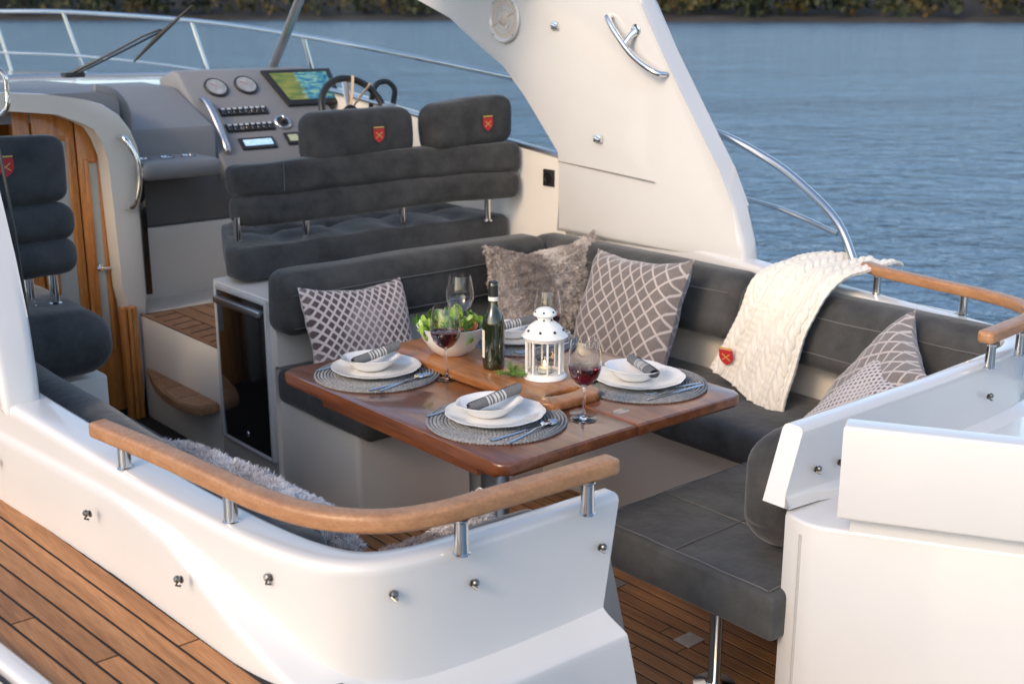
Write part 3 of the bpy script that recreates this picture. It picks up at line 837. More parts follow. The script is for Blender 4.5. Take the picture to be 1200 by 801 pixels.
# wiper
wp = part('wiper', MB().add(tube([(2.30, 6.12, 1.415), (2.44, 6.0, 1.50), (2.60, 5.88, 1.60), (2.675, 5.84, 1.632)], [.010, .006, .005, .005], 8)).add(tube([(2.33, 6.10, 1.415), (2.50, 5.97, 1.515), (2.69, 5.84, 1.628)], .005, 8)).add(box(2.27, 2.37, 6.08, 6.15, 1.40, 1.425, .006)), BLACKM, boat)
part('wiper_blade', MB().add(tube([(2.56, 5.93, 1.475), (2.66, 5.84, 1.60), (2.80, 5.74, 1.745)], [.004, .010, .003], 8, sq=(.7, 1.2))), BLACKR, wp)
# the port navigation handle by the left edge
part('grab_handle', MB().add(tube(catmull([(1.375, 4.30, 1.38), (1.388, 4.27, 1.41), (1.392, 4.27, 1.46), (1.388, 4.27, 1.51), (1.36, 4.30, 1.55)], 6), .009, 12)), CHROME, boat)

# ---- bulkhead with the companionway door
BY0, BY1 = 4.95, 5.06
outer = [(1.0, 1.42), (1.58, 1.412), (1.783, 1.396), (1.919, 1.372), (1.99, 1.35), (2.057, 1.303), (2.10, 1.24), (2.125, 1.17), (2.141, 1.067), (2.125, .80), (2.108, .534), (2.06, -.02)]
inner = [(2.036, -.02), (2.020, .498), (2.008, .568), (1.996, 1.00), (1.993, 1.13), (1.978, 1.215), (1.95, 1.262), (1.90, 1.290), (1.80, 1.318), (1.579, 1.345), (1.42, 1.35), (1.35, 1.30), (1.35, -.02)]
bulk = part('bulkhead', prism([(1.0, -.02)] + outer + inner, 'y', BY0, BY1, .012, 3), LINER, boat, sharp=35)
# door leaves
dz = 5.075
def leaf(x0, x1, z1, px0, px1, pz0, pz1, hinge):
    d = part('cabin_door', prism([(x0, 0), (x1, 0), (x1, z1 - .02 * (x1 > 1.9)), (x0, z1)], 'y', dz, dz + .035, .004), DOORW, boat, label=None)
    fr = MB()
    fr.add(box(px0 - .02, px0, dz - .008, dz + .002, pz0 - .02, pz1 + .02, .003)).add(box(px1, px1 + .02, dz - .008, dz + .002, pz0 - .02, pz1 + .02, .003))
    fr.add(box(px0, px1, dz - .0075, dz + .0025, pz1, pz1 + .02, .003)).add(box(px0, px1, dz - .0075, dz + .0025, pz0 - .02, pz0, .003))
    part('frame', fr, DOORW, d)
    part('glass_pane', box(px0, px1, dz - .003, dz + .003, pz0, pz1, .001, 1), FROST, d)
    return d
leaf(1.735, 1.905, 1.335, 1.79, 1.865, .35, 1.20, 0)
d2 = leaf(1.912, 2.035, 1.30, 1.955, 1.99, .30, 1.10, 1)
part('handle', MB().add(tube([(1.945, dz - .02, .655), (2.0, dz - .022, .65)], .008, 8)).add(box(1.955, 1.975, dz - .018, dz, .64, .67, .003)), CHROME, d2)
part('door_frame', MB().add(box(1.35, 1.40, dz, dz + .05, 0, 1.34)).add(box(1.66, 1.728, dz + .004, dz + .05, 0, 1.335, .004)), DOORW, boat)
part('cabin_lining', box(1.30, 2.1, 5.35, 5.38, -.1, 1.4, 0), DOORW, boat)
part('door_post', MB().add(box(1.978, 1.998, 4.905, 4.947, 0, .50, .004)).add(box(2.002, 2.018, 4.897, 4.947, 0, .50, .004)).add(box(2.022, 2.045, 4.905, 4.947, 0, .50, .004)), DOORW, boat, label='lower teak door post')
gh = MB().add(tube(catmull([(2.048, 4.945, 1.215), (2.055, 4.905, 1.205), (2.085, 4.885, 1.13), (2.092, 4.88, 1.05), (2.075, 4.885, .96), (2.06, 4.905, .925), (2.055, 4.945, .92)], 6), .0125, 12))
part('grab_handle', gh, CHROME, boat)
part('door_slot', box(2.106, 2.135, 4.935, 4.949, .535, 1.10, .004), BLACKG, boat)

# ---- steps to the helm
riser = part('step_riser', prism([(3.42, -.02), (4.93, -.02), (4.93, .452), (4.20, .452), (4.20, -.02)][1:], 'x', 2.065, 2.12, .004), LINER, boat)
part('helm_platform', MB().add(box(2.12, 3.40, 4.2, 5.2, .36, .452, .004)), LINER, boat)
up = part('upper_step', prism([(2.068, 4.22), (2.068, 4.93), (2.62, 4.93), (2.62, 4.22)], 'z', .4525, .4565, 0), CAULK, boat, label='teak helm step')
for a in range(8):
    y0 = 4.235 + a * .085
    q = [(2.085 + .0, y0), (2.20, y0 + .03), (2.20, y0 + .103), (2.085, y0 + .073)]
    q = [(x, min(y, 4.915)) for x, y in q]
    part('plank', prism(q, 'z', .4567, .4585, .0005, 1), TEAK_S, up, sharp=30)
for a in range(5):
    x0 = 2.208 + a * .08
    part('plank', box(x0, x0 + .072, 4.235, 4.915, .4567, .4585, .0005, 1), TEAK_S, up, sharp=30)
part('trim', MB().add(box(2.066, 2.081, 4.22, 4.93, .4573, .460, .001)), TEAK_S, up)
lo = part('lower_step', prism([(2.064, 4.90), (2.03, 4.80), (1.985, 4.65), (1.955, 4.50), (1.945, 4.36), (1.960, 4.27), (1.985, 4.225), (2.064, 4.225)], 'z', .195, .2275, .004, 2), TEAK_S, boat, label='small curved teak step')
part('caulking', prism([(2.060, 4.87), (2.035, 4.80), (1.998, 4.65), (1.970, 4.50), (1.960, 4.36), (1.975, 4.28), (1.995, 4.245), (2.060, 4.245)], 'z', .226, .2295), CAULK, lo)
for a in range(4):
    y0 = 4.235 + a * .155
    def lx(y): return 1.95 + max(0, (y - 4.36)) ** 1.4 * .235 + max(0, 4.30 - y) * .4
    P_ = [(2.062, y0), (lx(y0) + .004, y0), (lx(y0 + .08) + .004, y0 + .08), (lx(y0 + .150) + .004, y0 + .150), (2.062, y0 + .150)]
    part('plank', prism(P_, 'z', .2296, .2310, .0004, 1), TEAK_S, lo, sharp=30)

# ---- white seat plinths
part('seat_plinth', MB().add(box(2.08, 3.40, 3.26, 3.79, -.01, .355, .018, 3)).add(box(2.90, 3.40, 2.12, 3.262, -.012, .34, .018, 3)), LINER, boat, label='white plinth under the corner sofa')
part('seat_wall', MB().add(box(2.10, 3.32, 3.768, 3.80, .34, .80, .006)).add(box(3.30, 3.403, 1.66, 3.702, .33, .80, .006)), LINER, boat, label='white wall behind the sofa cushions')
pf = prism([(3.77, -.01), (4.215, -.01), (4.215, .733), (3.745, .728), (3.745,.485),(3.77,.48)], 'x', 2.064, 3.38, .006)
part('cabinet_box', pf, LINER, boat, label='white cabinet carrying the helm bench')
part('aft_plinth', MB().add(box(2.40, 2.9, 1.62, 1.70, -.012, .26, .01)), LINER, boat)
part('port_plinth', MB().add(box(.98, 1.54, 1.9, 4.3, -.011, .30, .012)).add(box(.92, 1.42, 3.68, 4.4, .302, .60, .012)), LINER, boat)
part('port_wall', box(.925, .96, 1.98, 4.95, -.012, .80, .006), LINER, boat)
# ---- stern: fixed moulding and the swung-open gate panel
d = Vector((.50, -.866, 0)).normalized(); nrm = Vector((-.866, -.5, 0)).normalized()
A0 = Vector((2.105, 1.445, 0))
def W2(s, t): p = A0 + d * s + nrm * t; return (p.x, p.y)
blk = [(2.14, 1.562), (2.112, 1.545), (2.102, 1.515), (2.098, 1.478), W2(.0, .0), W2(.95, 0), (3.5, .70), (3.5, 1.60), (2.22, 1.60)]
part('transom', prism(blk, 'z', -.15, .632, .008, 3), GEL, boat, sharp=35, label='lower stern moulding beside the gate')
part('transom_groove', MB().add(tube([(2.0995, 1.492, .60), (2.0995, 1.491, .3), (2.0995, 1.490, -.1)], .004, 8)), mat('groove_shade_grey', (.45, .44, .42), .5), boat)  # grey strip stands in for the shade of a moulded groove
gt = [W2(.035, .040), W2(.035, -.02), W2(.95, -.02), W2(.95, .040)]
part('stern_gate', MB().add(prism(gt, 'z', .672, .882, .007, 3)).add(prism([W2(.06, -.003), W2(.06, -.03), W2(.94, -.03), W2(.94, -.003)], 'z', .60, .69)), GEL, boat, sharp=35, label='white stern gate panel standing open')

# ================================================================== HELM CONSOLE
con = wroot('helm_console', 'grey helm console with gauges, chart screen and switch panels beneath the windscreen', 'console', (2.9, 5.3, 0))
body = prism([(5.15, 1.0), (5.165, 1.035), (5.60, 1.432), (5.66, 1.44), (5.80, 1.40), (5.80, .90), (5.30, .90), (5.17, .96)], 'x', 2.622, 3.36, .02, 3)
cbd = part('body', body, GREY, con, sharp=35)
part('dash', prism([(5.21, .80), (5.21, 1.185), (5.225, 1.21), (5.60, 1.365), (5.95, 1.375), (5.95, .8)], 'x', 2.115, 2.618, .016, 3), GREY, con, sharp=35, label='grey dashboard beside the companionway')
part('dash_edge', MB().add(tube(catmull([(2.03, 5.13, 1.395), (2.10, 5.12, 1.375), (2.15, 5.13, 1.31), (2.165, 5.16, 1.20), (2.155, 5.20, 1.0), (2.145, 5.21, .80)], 6), [.028] * 31, 12)), GREY, con)
part('dash_top', MB().add(prism([(5.08, 1.335), (5.10, 1.39), (5.2, 1.41), (5.95, 1.40), (5.95, 1.28), (5.08, 1.28)], 'x', 1.0, 2.12, .02, 4)), GREY, con, sharp=35)
part('side_panel', box(2.10, 3.36, 5.205, 5.24, .78, .985, .004), DGREY, con, label='dark grey panel below the helm')
part('footwell_panel', box(2.10, 3.39, 5.19, 5.235, .44, .776, .006), LINER, con)
part('storage_tray', rbox(2.12, 2.50, 4.92, 5.20, 1.02, 1.10, .035, 8, 4), GREY, con)
tr = MB()
for q in (2.19, 2.30, 2.40): tr.add(lathe([(.030, 0), (.034, .004), (.027, .006), (.024, -.002), (0, -.002)], 20), T(q, 5.06, 1.0995))
part('cup_ring', tr, CHROME, con)
# frame on the sloping face: u to starboard, v up the slope
sl = math.atan2(.397, .435)
def PM(x, s, lift=0.0):
    """matrix on the panel: local x = starboard, local y = up the slope, z = out of the face"""
    yy = 5.165 + s * math.cos(sl); zz = 1.035 + s * math.sin(sl)
    return Matrix.Translation((x, yy, zz)) @ Matrix.Rotation(sl, 4, 'X') @ Matrix.Translation((0, 0, lift + .001))
def S(z): return (z - 1.035) / math.sin(sl)
for x, z in ((2.785, 1.357), (2.948, 1.362)):
    g = part('gauge', MB().add(lathe([(.052, 0), (.060, 0), (.060, .008), (.054, .013), (.050, .011), (.050, .002)], 36), PM(x, S(z))), BLACKM, con)
    part('dial', MB().add(lathe([(.050, .0105), (0, .0105)], 36), PM(x, S(z))), DIAL, g)
    part('needle', MB().add(box(-.001, .001, -.006, .034, .011, .012, 0), PM(x, S(z)) @ Matrix.Rotation(.9, 4, 'Z')), RED, g)
# chart plotter (wide bezel, tapered)
bz = [(-.20, .125), (.20, .125), (.165, -.115), (-.150, -.115)]
scr = part('chart_plotter', MB().add(prism(bz, 'z', 0, .016, .003), PM(3.265, S(1.335))), BLACKM, con)
sc = [(-.165, .100), (.165, .100), (.140, -.085), (-.128, -.085)]
part('screen', MB().add(prism(sc, 'z', .0155, .0175), PM(3.265, S(1.335))), CHART, scr, smooth=False)
for z, x0 in ((1.248, 2.745), (1.178, 2.735)):
    pl = part('switch_panel', MB().add(box(-.012, .248, -.026, .026, 0, .004, .001, 1), PM(x0, S(z))), BLACKM, con)
    for i in range(8):
        s_ = part('switch', MB().add(box(i * .0305 - .001, i * .0305 + .022, -.022, .020, .004, .012, .002, 1), PM(x0, S(z))), BLACKG, pl)
        part('indicator', MB().add(box(i * .0305 + .001, i * .0305 + .020, .008, .018, .0115, .0135, .001, 1), PM(x0, S(z))), mat('switch_indicator', (.65, .68, .7), .3), s_)
kn = part('rotary_control', MB().add(lathe([(.044, 0), (.044, .008), (.040, .012), (.031, .010), (.030, .006)], 32), PM(3.035, S(1.19))), SATIN, con)
part('knob', MB().add(lathe([(.030, .006), (.026, .010), (.016, .012), (.014, .026), (.010, .030), (0, .030)], 24), PM(3.035, S(1.19))), BLACKM, kn)
part('lever', MB().add(box(-.004, .004, -.002, .030, .026, .034, .002, 1), PM(3.035, S(1.19))), CHROME, kn)
rd = part('radio', MB().add(box(-.092, .092, -.036, .034, 0, .010, .003), PM(2.845, S(1.108))), BLACKM, con)
part('display', MB().add(box(-.072, .078, -.018, .020, .0095, .0115, .001, 1), PM(2.845, S(1.108))), RADIO, rd)
ds = part('depth_display', MB().add(box(-.042, .042, -.036, .040, 0, .010, .004), PM(3.045, S(1.115))), BLACKM, con)
part('display', MB().add(box(-.026, .026, -.018, .024, .0095, .0115, .001, 1), PM(3.045, S(1.115))), LCD, ds)
hb = catmull([(2.672, 5.455, 1.315), (2.668, 5.40, 1.315), (2.668, 5.33, 1.26), (2.668, 5.255, 1.17), (2.668, 5.205, 1.10), (2.668, 5.215, 1.07)], 6)
part('console_handle', MB().add(tube(hb, .013, 10, sq=(1.2, .6))), SATIN, con)
# steering wheel
wc = Vector((3.225, 4.98, 1.255)); wr = .172
Mw = Matrix.Translation(wc) @ Matrix.Rotation(R(62), 4, 'X')
whl = part('steering_wheel', MB().add(tube([(wr * math.cos(a * PI / 24), wr * math.sin(a * PI / 24), 0) for a in range(48)], .0165, 12, True), Mw), BLACKM, con)
spk_ = MB()
for a in (90, 215, 325):
    q = R(a); spk_.add(tube([(.03 * math.cos(q), .03 * math.sin(q), -.03), (.1 * math.cos(q), .1 * math.sin(q), -.02), (wr * math.cos(q), wr * math.sin(q), 0)], .011, 8, sq=(1.5, .5)), Mw)
part('spoke', spk_, SATIN, whl)
part('hub', MB().add(lathe([(.045, -.045), (.045, -.02), (.03, -.012), (0, -.012)], 24), Mw), BLACKM, whl)
for a in (78, 46):
    q = R(a); c = Vector((wr * math.cos(q), wr * math.sin(q), 0)); i_ = Vector((.045 * math.cos(R(90)), .03, -.02))
    part('strap', MB().add(tube([c + Vector((0, 0, .0)), c * .98 + Vector((0, 0, .020)), (c * .5 + i_ * .5) + Vector((0, 0, .015)), i_ + Vector(((.02 if a == 46 else 0), .01, .01))], .017, 6, sq=(1, .3)), Mw), STRAP, whl)
part('wheel_boss', MB().add(lathe([(.034, 0), (.034, .014), (.026, .022), (.015, .022)], 24), Matrix.Translation((3.08, 4.93, 1.225)) @ Matrix.Rotation(R(60), 4, 'X')), SATIN, whl)
part('throttle_lever', MB().add(tube(catmull([(3.40, 5.10, 1.24), (3.40, 5.08, 1.33), (3.43, 5.08, 1.375), (3.49, 5.08, 1.38), (3.53, 5.08, 1.34), (3.53, 5.10, 1.26)], 6), .014, 10)).add(rbox(3.36, 3.40 + .03, 5.03, 5.18, 1.14, 1.24, .02, 4)), BLACKM, con)

# ================================================================== HELM BENCH
def seat_fn(x0, x1, y0, y1, z1, nx):
    def fn(P, u):
        if u.z > .2:
            gx = (P.x - x0) / (x1 - x0) * nx
            g = abs(math.sin(PI * gx)) ** .5
            gy = abs(math.sin(PI * (P.y - y0) / (y1 - y0) * 2)) ** .5
            e_ = min(1, (1 - abs(u.x)) * 9, (1 - abs(u.y)) * 4)
            P = P + Vector((0, 0, ((g * gy - .6) * .034 * e_) * max(0, u.z)))
            P += noise.noise_vector(P * 9) * .014 * e_
        P.x += max(0, (P.y - 4.12) / .5) * .24 * max(0, 1 - (P.x - x0) / .35)
        return P + noise.noise_vector(P * 4) * .004
    return fn
hb_ = wroot('helm_bench', 'charcoal two-person helm bench on steel posts facing the console', 'bench', (2.75, 4.2, .73))
part('seat', rbox(2.075, 3.385, 4.02, 4.62, .742, .872, .032, 34, 4, seat_fn(2.075, 3.385, 4.02, 4.62, .875, 5)), SUEDE_B, hb_)
def brest(P, u):
    P = Vector(P); x = (P.x - 2.13) / 1.26
    P.z -= .018 * (1 - x); P.y += .05 * max(0, .13 - x) / .13 - .13 * x        # left end wraps forward
    P.z += .012 * math.sin(x * 3)
    return P + noise.noise_vector(P * 5) * .006
part('backrest', rbox(2.145, 3.39, 4.072, 4.20, 1.058, 1.178, .034, 34, 4, brest, .002), SUEDE, hb_)
part('lumbar_roll', rbox(2.15, 3.38, 4.062, 4.195, .948, 1.060, .036, 34, 4, brest, .003), SUEDE, hb_)
for i, (x0, x1, dy) in enumerate(((2.435, 2.915, .0), (2.965, 3.385, -.065))):
    hr = part('headrest', rbox(x0, x1, 4.050 + dy, 4.195 + dy, 1.166 + .004 * i, 1.362, .052, 18, 6, lambda P, u, i=i, x0=x0: wrinkle(.006, 6, i)(P) + Vector((0, 0, (P.x - x0 - .22) * (.07 if i else .02) - (0 if i else .022))), .008), SUEDE, hb_)
    add_crest(hr, T((x0 + x1) / 2 + .05, 4.036 + dy, 1.268 if i else 1.248))
part('seam', MB().add(tube([(2.30 + .0, 4.068 - .02, 1.064 + .109 * t / 10) for t in range(11)], .0015, 5)).add(tube([(3.05, 4.0, 1.064 + .109 * t / 10) for t in range(11)], .0015, 5)), SEAM, hb_)
for (x, y) in ((2.145, 4.14), (2.165, 4.19), (2.415, 4.105), (2.435, 4.13), (2.86, 4.085), (3.26, 4.02), (3.285, 4.05)):
    part('post', MB().add(lathe([(.021, .85), (.021, .856), (.0135, .858), (.0135, .97)], 16), T(x, y, 0)), CHROME, hb_)

# ================================================================== REFRIGERATOR in the cabinet side
fr = wroot('refrigerator', 'black glass-fronted fridge with steel top handle in the white cabinet', 'fridge', (2.05, 3.97, .1))
part('door', prism([(3.805, .128), (4.165, .128), (4.165, .70), (3.80, .70)], 'x', 2.050, 2.066, .003), BLACKG, fr)
part('frame', MB().add(box(2.048, 2.066, 3.785, 3.799, .11, .722, .002)).add(box(2.048, 2.066, 4.169, 4.183, .11, .722, .002)).add(box(2.0485, 2.066, 3.799, 4.169, .704, .7215, .002)).add(box(2.0485, 2.066, 3.799, 4.169, .1105, .124, .002)), GEL, fr)
part('handle', MB().add(box(2.030, 2.052, 3.815, 4.16, .655, .682, .006, 3)), SATIN, fr)
part('badge', MB().add(lathe([(.011, 0), (.010, .003), (0, .004)], 16), Matrix.Translation((2.050, 3.975, .175)) @ Matrix.Rotation(-PI / 2, 4, 'Y')), CHROME, fr)

# ================================================================== CORNER SOFA
so = wroot('corner_sofa', 'charcoal corner sofa wrapping round the dining table', 'sofa', (2.9, 3.3, .34))
part('seat_cushion', rbox(2.062, 2.885, 3.165, 3.765, .352, .475, .028, 20, 4, wrinkle(.004, 4), .004), SUEDE_B, so)
part('seat_cushion', rbox(2.83, 3.295, 2.14, 3.69, .355, .472, .030, 26, 4, wrinkle(.004, 4, 3), .004), SUEDE_B, so)
def bol(P, u):
    P = Vector(P)
    return P + noise.noise_vector(P * 4) * .005
part('back_cushion', rbox(2.035, 3.24, 3.60, 3.765, .618, .846, .05, 30, 4, bol, .003), SUEDE, so)
def lean(P, u):
    P = Vector(P); P.x += (P.z - .7) * .22
    return P + noise.noise_vector(P * 4) * .005
part('back_cushion', rbox(3.215, 3.36, 2.62, 3.74, .61, .832, .05, 26, 4, lean, .008), SUEDE_B, so)
part('back_cushion', rbox(3.20, 3.345, 1.66, 2.612, .60, .822, .05, 26, 4, lean, .008), SUEDE_B, so)
part('seam', MB().add(tube([(3.20 + .0, 1.90 + .002 * q, .66 + .012 * q) for q in range(12)], .0012, 5)), SEAM, so)

for pts, fn in (([(2.06 + 1.15 * t / 40, 3.5945, .775) for t in range(41)], bol), ([(2.06 + 1.15 * t / 40, 3.5945, .655) for t in range(41)], bol),
                ([(3.2085, 2.66 + 1.05 * t / 40, .775) for t in range(41)], lean), ([(3.1935, 1.70 + .88 * t / 40, .765) for t in range(41)], lean), ([(3.1935, 1.70 + .88 * t / 40, .65) for t in range(41)], lean)):
    part('seam', MB().add(tube([fn(Vector(p), None) for p in pts], .0022, 5)), SEAM, so)
wk = wrinkle(.004, 4)
part('seam', MB().add(tube([wk(Vector((2.09 + .76 * t / 30, 3.168, .452))) for t in range(31)], .0020, 5)), SEAM, so)
part('seam', MB().add(tube([wk(Vector((2.0625, 3.19 + .54 * t / 30, .452))) for t in range(31)], .0020, 5)), SEAM, so)
# ================================================================== AFT BENCH, on a steel leg
ab = wroot('aft_bench', 'charcoal stitched aft bench on one steel leg beside the stern gate', 'bench', (2.25, 1.86, 0))
part('seat', rbox(2.06, 2.90, 1.525, 2.12, .330, .445, .014, 24, 3, wrinkle(.003, 3), .002), SUEDE_B, ab, sharp=60)
sm = MB()
z_ = .4485
for a, b in [((2.075, 1.84), (2.89, 1.85)), ((2.33, 2.11), (2.33, 1.545)), ((2.072, 1.55), (2.072, 2.105)), ((2.075, 2.108), (2.89, 2.108)), ((2.075, 1.548), (2.89, 1.548))]:
    sm.add(tube([(a[0] + (b[0] - a[0]) * t / 16, a[1] + (b[1] - a[1]) * t / 16, z_ + .001 * math.sin(t * 1.3 + a[0] * 9)) for t in range(17)], .0017, 5))
part('seam', sm, SEAM, ab)
part('leg', MB().add(lathe([(.055, 0), (.055, .006), (.024, .012), (.0175, .02), (.0175, .333)], 24), T(2.262, 1.85, 0)), STEEL, ab)
def dend(P, u):
    t = max(0, min(.92, (2.185 + .13 - P.x) / .13)); k = math.sqrt(1 - t * t)
    return wrinkle(.003, 4)(Vector((P.x, P.y, .604 + (P.z - .604) * (.30 + .70 * k))))
part('backrest', rbox(2.185, 3.15, 1.62, 1.745, .455, .752, .058, 34, 6, dend, .006), SUEDE, ab)

# ================================================================== COMPANION SEAT (port)
cs = wroot('companion_seat', 'dark companion seat with headrest behind the port pillar', 'seat', (1.2, 3.9, .6))
part('seat', rbox(.95, 1.425, 3.58, 4.25, .625, .825, .09, 16, 6, wrinkle(.005, 5), .01), SUEDE_B, cs)
part('backrest', rbox(.95, 1.385, 3.72, 3.84, 1.035, 1.145, .045, 14, 4, wrinkle(.005, 6), .008), SUEDE_B, cs)
part('lumbar_roll', rbox(.955, 1.38, 3.715, 3.84, .93, 1.04, .045, 14, 4, wrinkle(.005, 6, 2), .008), SUEDE_B, cs)
hr = part('headrest', rbox(.96, 1.372, 3.73, 3.835, 1.155, 1.352, .035, 14, 4, wrinkle(.003, 6, 3), .006), SUEDE_B, cs)
add_crest(hr, T(1.185, 3.722, 1.275))
for x in (1.05, 1.24, 1.315): part('post', MB().add(lathe([(.021, .80), (.021, .83), (.0145, .834), (.0145, .94)], 16), T(x, 3.79, 0)), CHROME, cs)
for x in (1.10, 1.27): part('headrest_pin', MB().add(tube([(x, 3.78, 1.13), (x, 3.78, 1.17)], .006, 8)), CHROME, cs)
# ================================================================== PORT BENCH
pb = wroot('port_bench', 'low dark cushioned bench along the port coaming', 'bench', (1.25, 2.9, .3))
part('seat_cushion', rbox(1.08, 1.56, 2.0, 4.05, .302, .385, .03, 30, 3, wrinkle(.004, 4), .004), SUEDE_B, pb)
part('back_cushion', rbox(.975, 1.085, 1.78, 3.6, .50, .80, .045, 30, 4, wrinkle(.004, 4), .006), SUEDE_B, pb)
part('back_cushion', rbox(1.02, 1.48, 1.625, 1.70, .50, .775, .035, 14, 4, wrinkle(.004, 4), .006), SUEDE_B, pb)

# ================================================================== DINING TABLE
tb = wroot('dining_table', 'varnished mahogany folding dining table laid for four', 'table', (1.95, 2.4, 0))
TZ = .72
def rrect(x0, x1, y0, y1, r, n=6):
    p = []
    for cx, cy, a0 in ((x1 - r, y1 - r, 0), (x0 + r, y1 - r, 90), (x0 + r, y0 + r, 180), (x1 - r, y0 + r, 270)):
        for q in range(n + 1): p.append((cx + r * math.cos(R(a0 + 90 * q / n)), cy + r * math.sin(R(a0 + 90 * q / n))))
    return p
def leafpoly(x0, x1, left):
    r = .035; p = []
    y0, y1 = 2.0, 3.0
    if left:
        p = [(x1, y0), (x1, y1)]
        for cx, cy, a0 in ((x0 + r, y1 - r, 90), (x0 + r, y0 + r, 180)):
            for q in range(7): p.append((cx + r * math.cos(R(a0 + 15 * q)), cy + r * math.sin(R(a0 + 15 * q))))
    else:
        p = [(x0, y1), (x0, y0)]
        for cx, cy, a0 in ((x1 - r, y0 + r, 270), (x1 - r, y1 - r, 0)):
            for q in range(7): p.append((cx + r * math.cos(R(a0 + 15 * q)), cy + r * math.sin(R(a0 + 15 * q))))
    return p
part('table_leaf', prism(leafpoly(1.66, 2.1025, True), 'z', TZ - .032, TZ, .008, 3), MAHO, tb)
part('table_leaf', prism(leafpoly(2.1045, 2.515, False), 'z', TZ - .032, TZ - .0003, .008, 3), MAHO, tb)
part('apron', MB().add(box(1.72, 2.4, 2.10, 2.16, TZ - .075, TZ - .033, .003)).add(box(1.72, 2.4, 2.82, 2.88, TZ - .075, TZ - .033, .003)).add(box(1.70, 1.76, 2.14, 2.84, TZ - .075, TZ - .034, .003)), MAHO, tb)
part('leg', MB().add(lathe([(.10, 0), (.10, .01), (.045, .016), (.038, .03), (.038, .66), (.07, .665), (.07, .685)], 32), T(1.87, 2.28, 0)), SATIN, tb)
part('leg', MB().add(lathe([(.10, 0), (.10, .01), (.045, .016), (.038, .03), (.038, .66), (.07, .665), (.07, .685)], 32), T(2.2, 2.75, 0)), SATIN, tb)
for (x, y) in ((2.062, 2.178), (2.148, 2.105), (2.062, 2.86), (2.148, 2.90)):
    part('hinge_plate', MB().add(lathe([(.0, .0015), (.019, .0015), (.0205, 0)], 28, lambda a, r, z: 1 + .28 * math.cos(2 * a)), T(x, y, TZ, rz=R(5))), mat('brushed_brass_steel', (.62, .52, .44), .35, metal=.9), tb)

# ================================================================== PLACE SETTINGS
MATR = .178
def mat_me():
    m = MB(); m2 = MB()
    m.add(lathe([(0, .0005), (MATR - .004, .0005), (MATR, .002), (MATR - .004, .0035), (0, .003)], 64))
    return m
base_me = mesh('placemat', mat_me(), MATW2)
braid = MB(); nr = 19
for i in range(nr):
    r0 = .010 + (MATR - .012) * i / (nr - 1); ns = max(10, int(2 * PI * r0 / .0095)) ; seg = ns * 3
    pts = []; rad = []
    for q in range(seg):
        a = 2 * PI * q / seg
        pts.append((r0 * math.cos(a) + 0, r0 * math.sin(a), .0045 + .0009 * math.cos(a * ns))); rad.append(.0038 + .0012 * math.cos(a * ns + i * 1.6))
    braid.add(tube(pts, rad, 5, True, sq=(1, .6)))
braid_me = mesh('braid', braid, MATW)
def plate_wob(nn, am, ph=0):
    return lambda a, r, z: 1 + (am * abs(math.cos(a * nn / 2 + ph)) - am * .5) * (1 if r > .07 else .4)
plate_me = mesh('dinner_plate', lathe([(0, .004), (.07, .003), (.073, .0), (.078, .0), (.085, .004), (.115, .011), (.127, .017), (.1275, .019), (.125, .0195), (.112, .0150), (.086, .0085), (.07, .007), (0, .0065)], 80, plate_wob(11, .022)), PORC, 50)
bowl_me = mesh('soup_bowl', lathe([(a * 1.16, b * .84) for a, b in [(0, .003), (.030, .002), (.033, 0), (.037, 0), (.044, .008), (.058, .024), (.070, .037), (.0735, .0405), (.0735, .0425), (.071, .0425), (.066, .038), (.054, .024), (.041, .011), (.028, .006), (0, .006)]], 64, plate_wob(7, .03)), PORC, 50)
rim_me = mesh('rim_line', tube([(.0853 * math.cos(R(a)), .0853 * math.sin(R(a)), .0362) for a in range(100, 150, 5)], .0008, 5), BLACKR)
def nap_me():
    # rolled cloth: spiral section swept along X
    v = []; f = []; n = 40; m = 14
    for i in range(m + 1):
        x = -.072 + .144 * i / m
        for k in range(n + 1):
            a = 2 * PI * 2.1 * k / n; r_ = .008 + .0085 * k / n
            ex = .004 * math.sin(k * .5 + i) if i in (0, m) else 0
            q = noise.noise(Vector((x * 20, a, 0))) * .002
            v.append((x + ex, (r_ + q) * math.cos(a), (r_ + q) * math.sin(a) * .86 + .014))
    for i in range(m):
        for k in range(n):
            a = i * (n + 1) + k; f.append((a, a + 1, a + n + 2, a + n + 1))
    return v, f
napkin_me = mesh('napkin', nap_me(), NAPK)
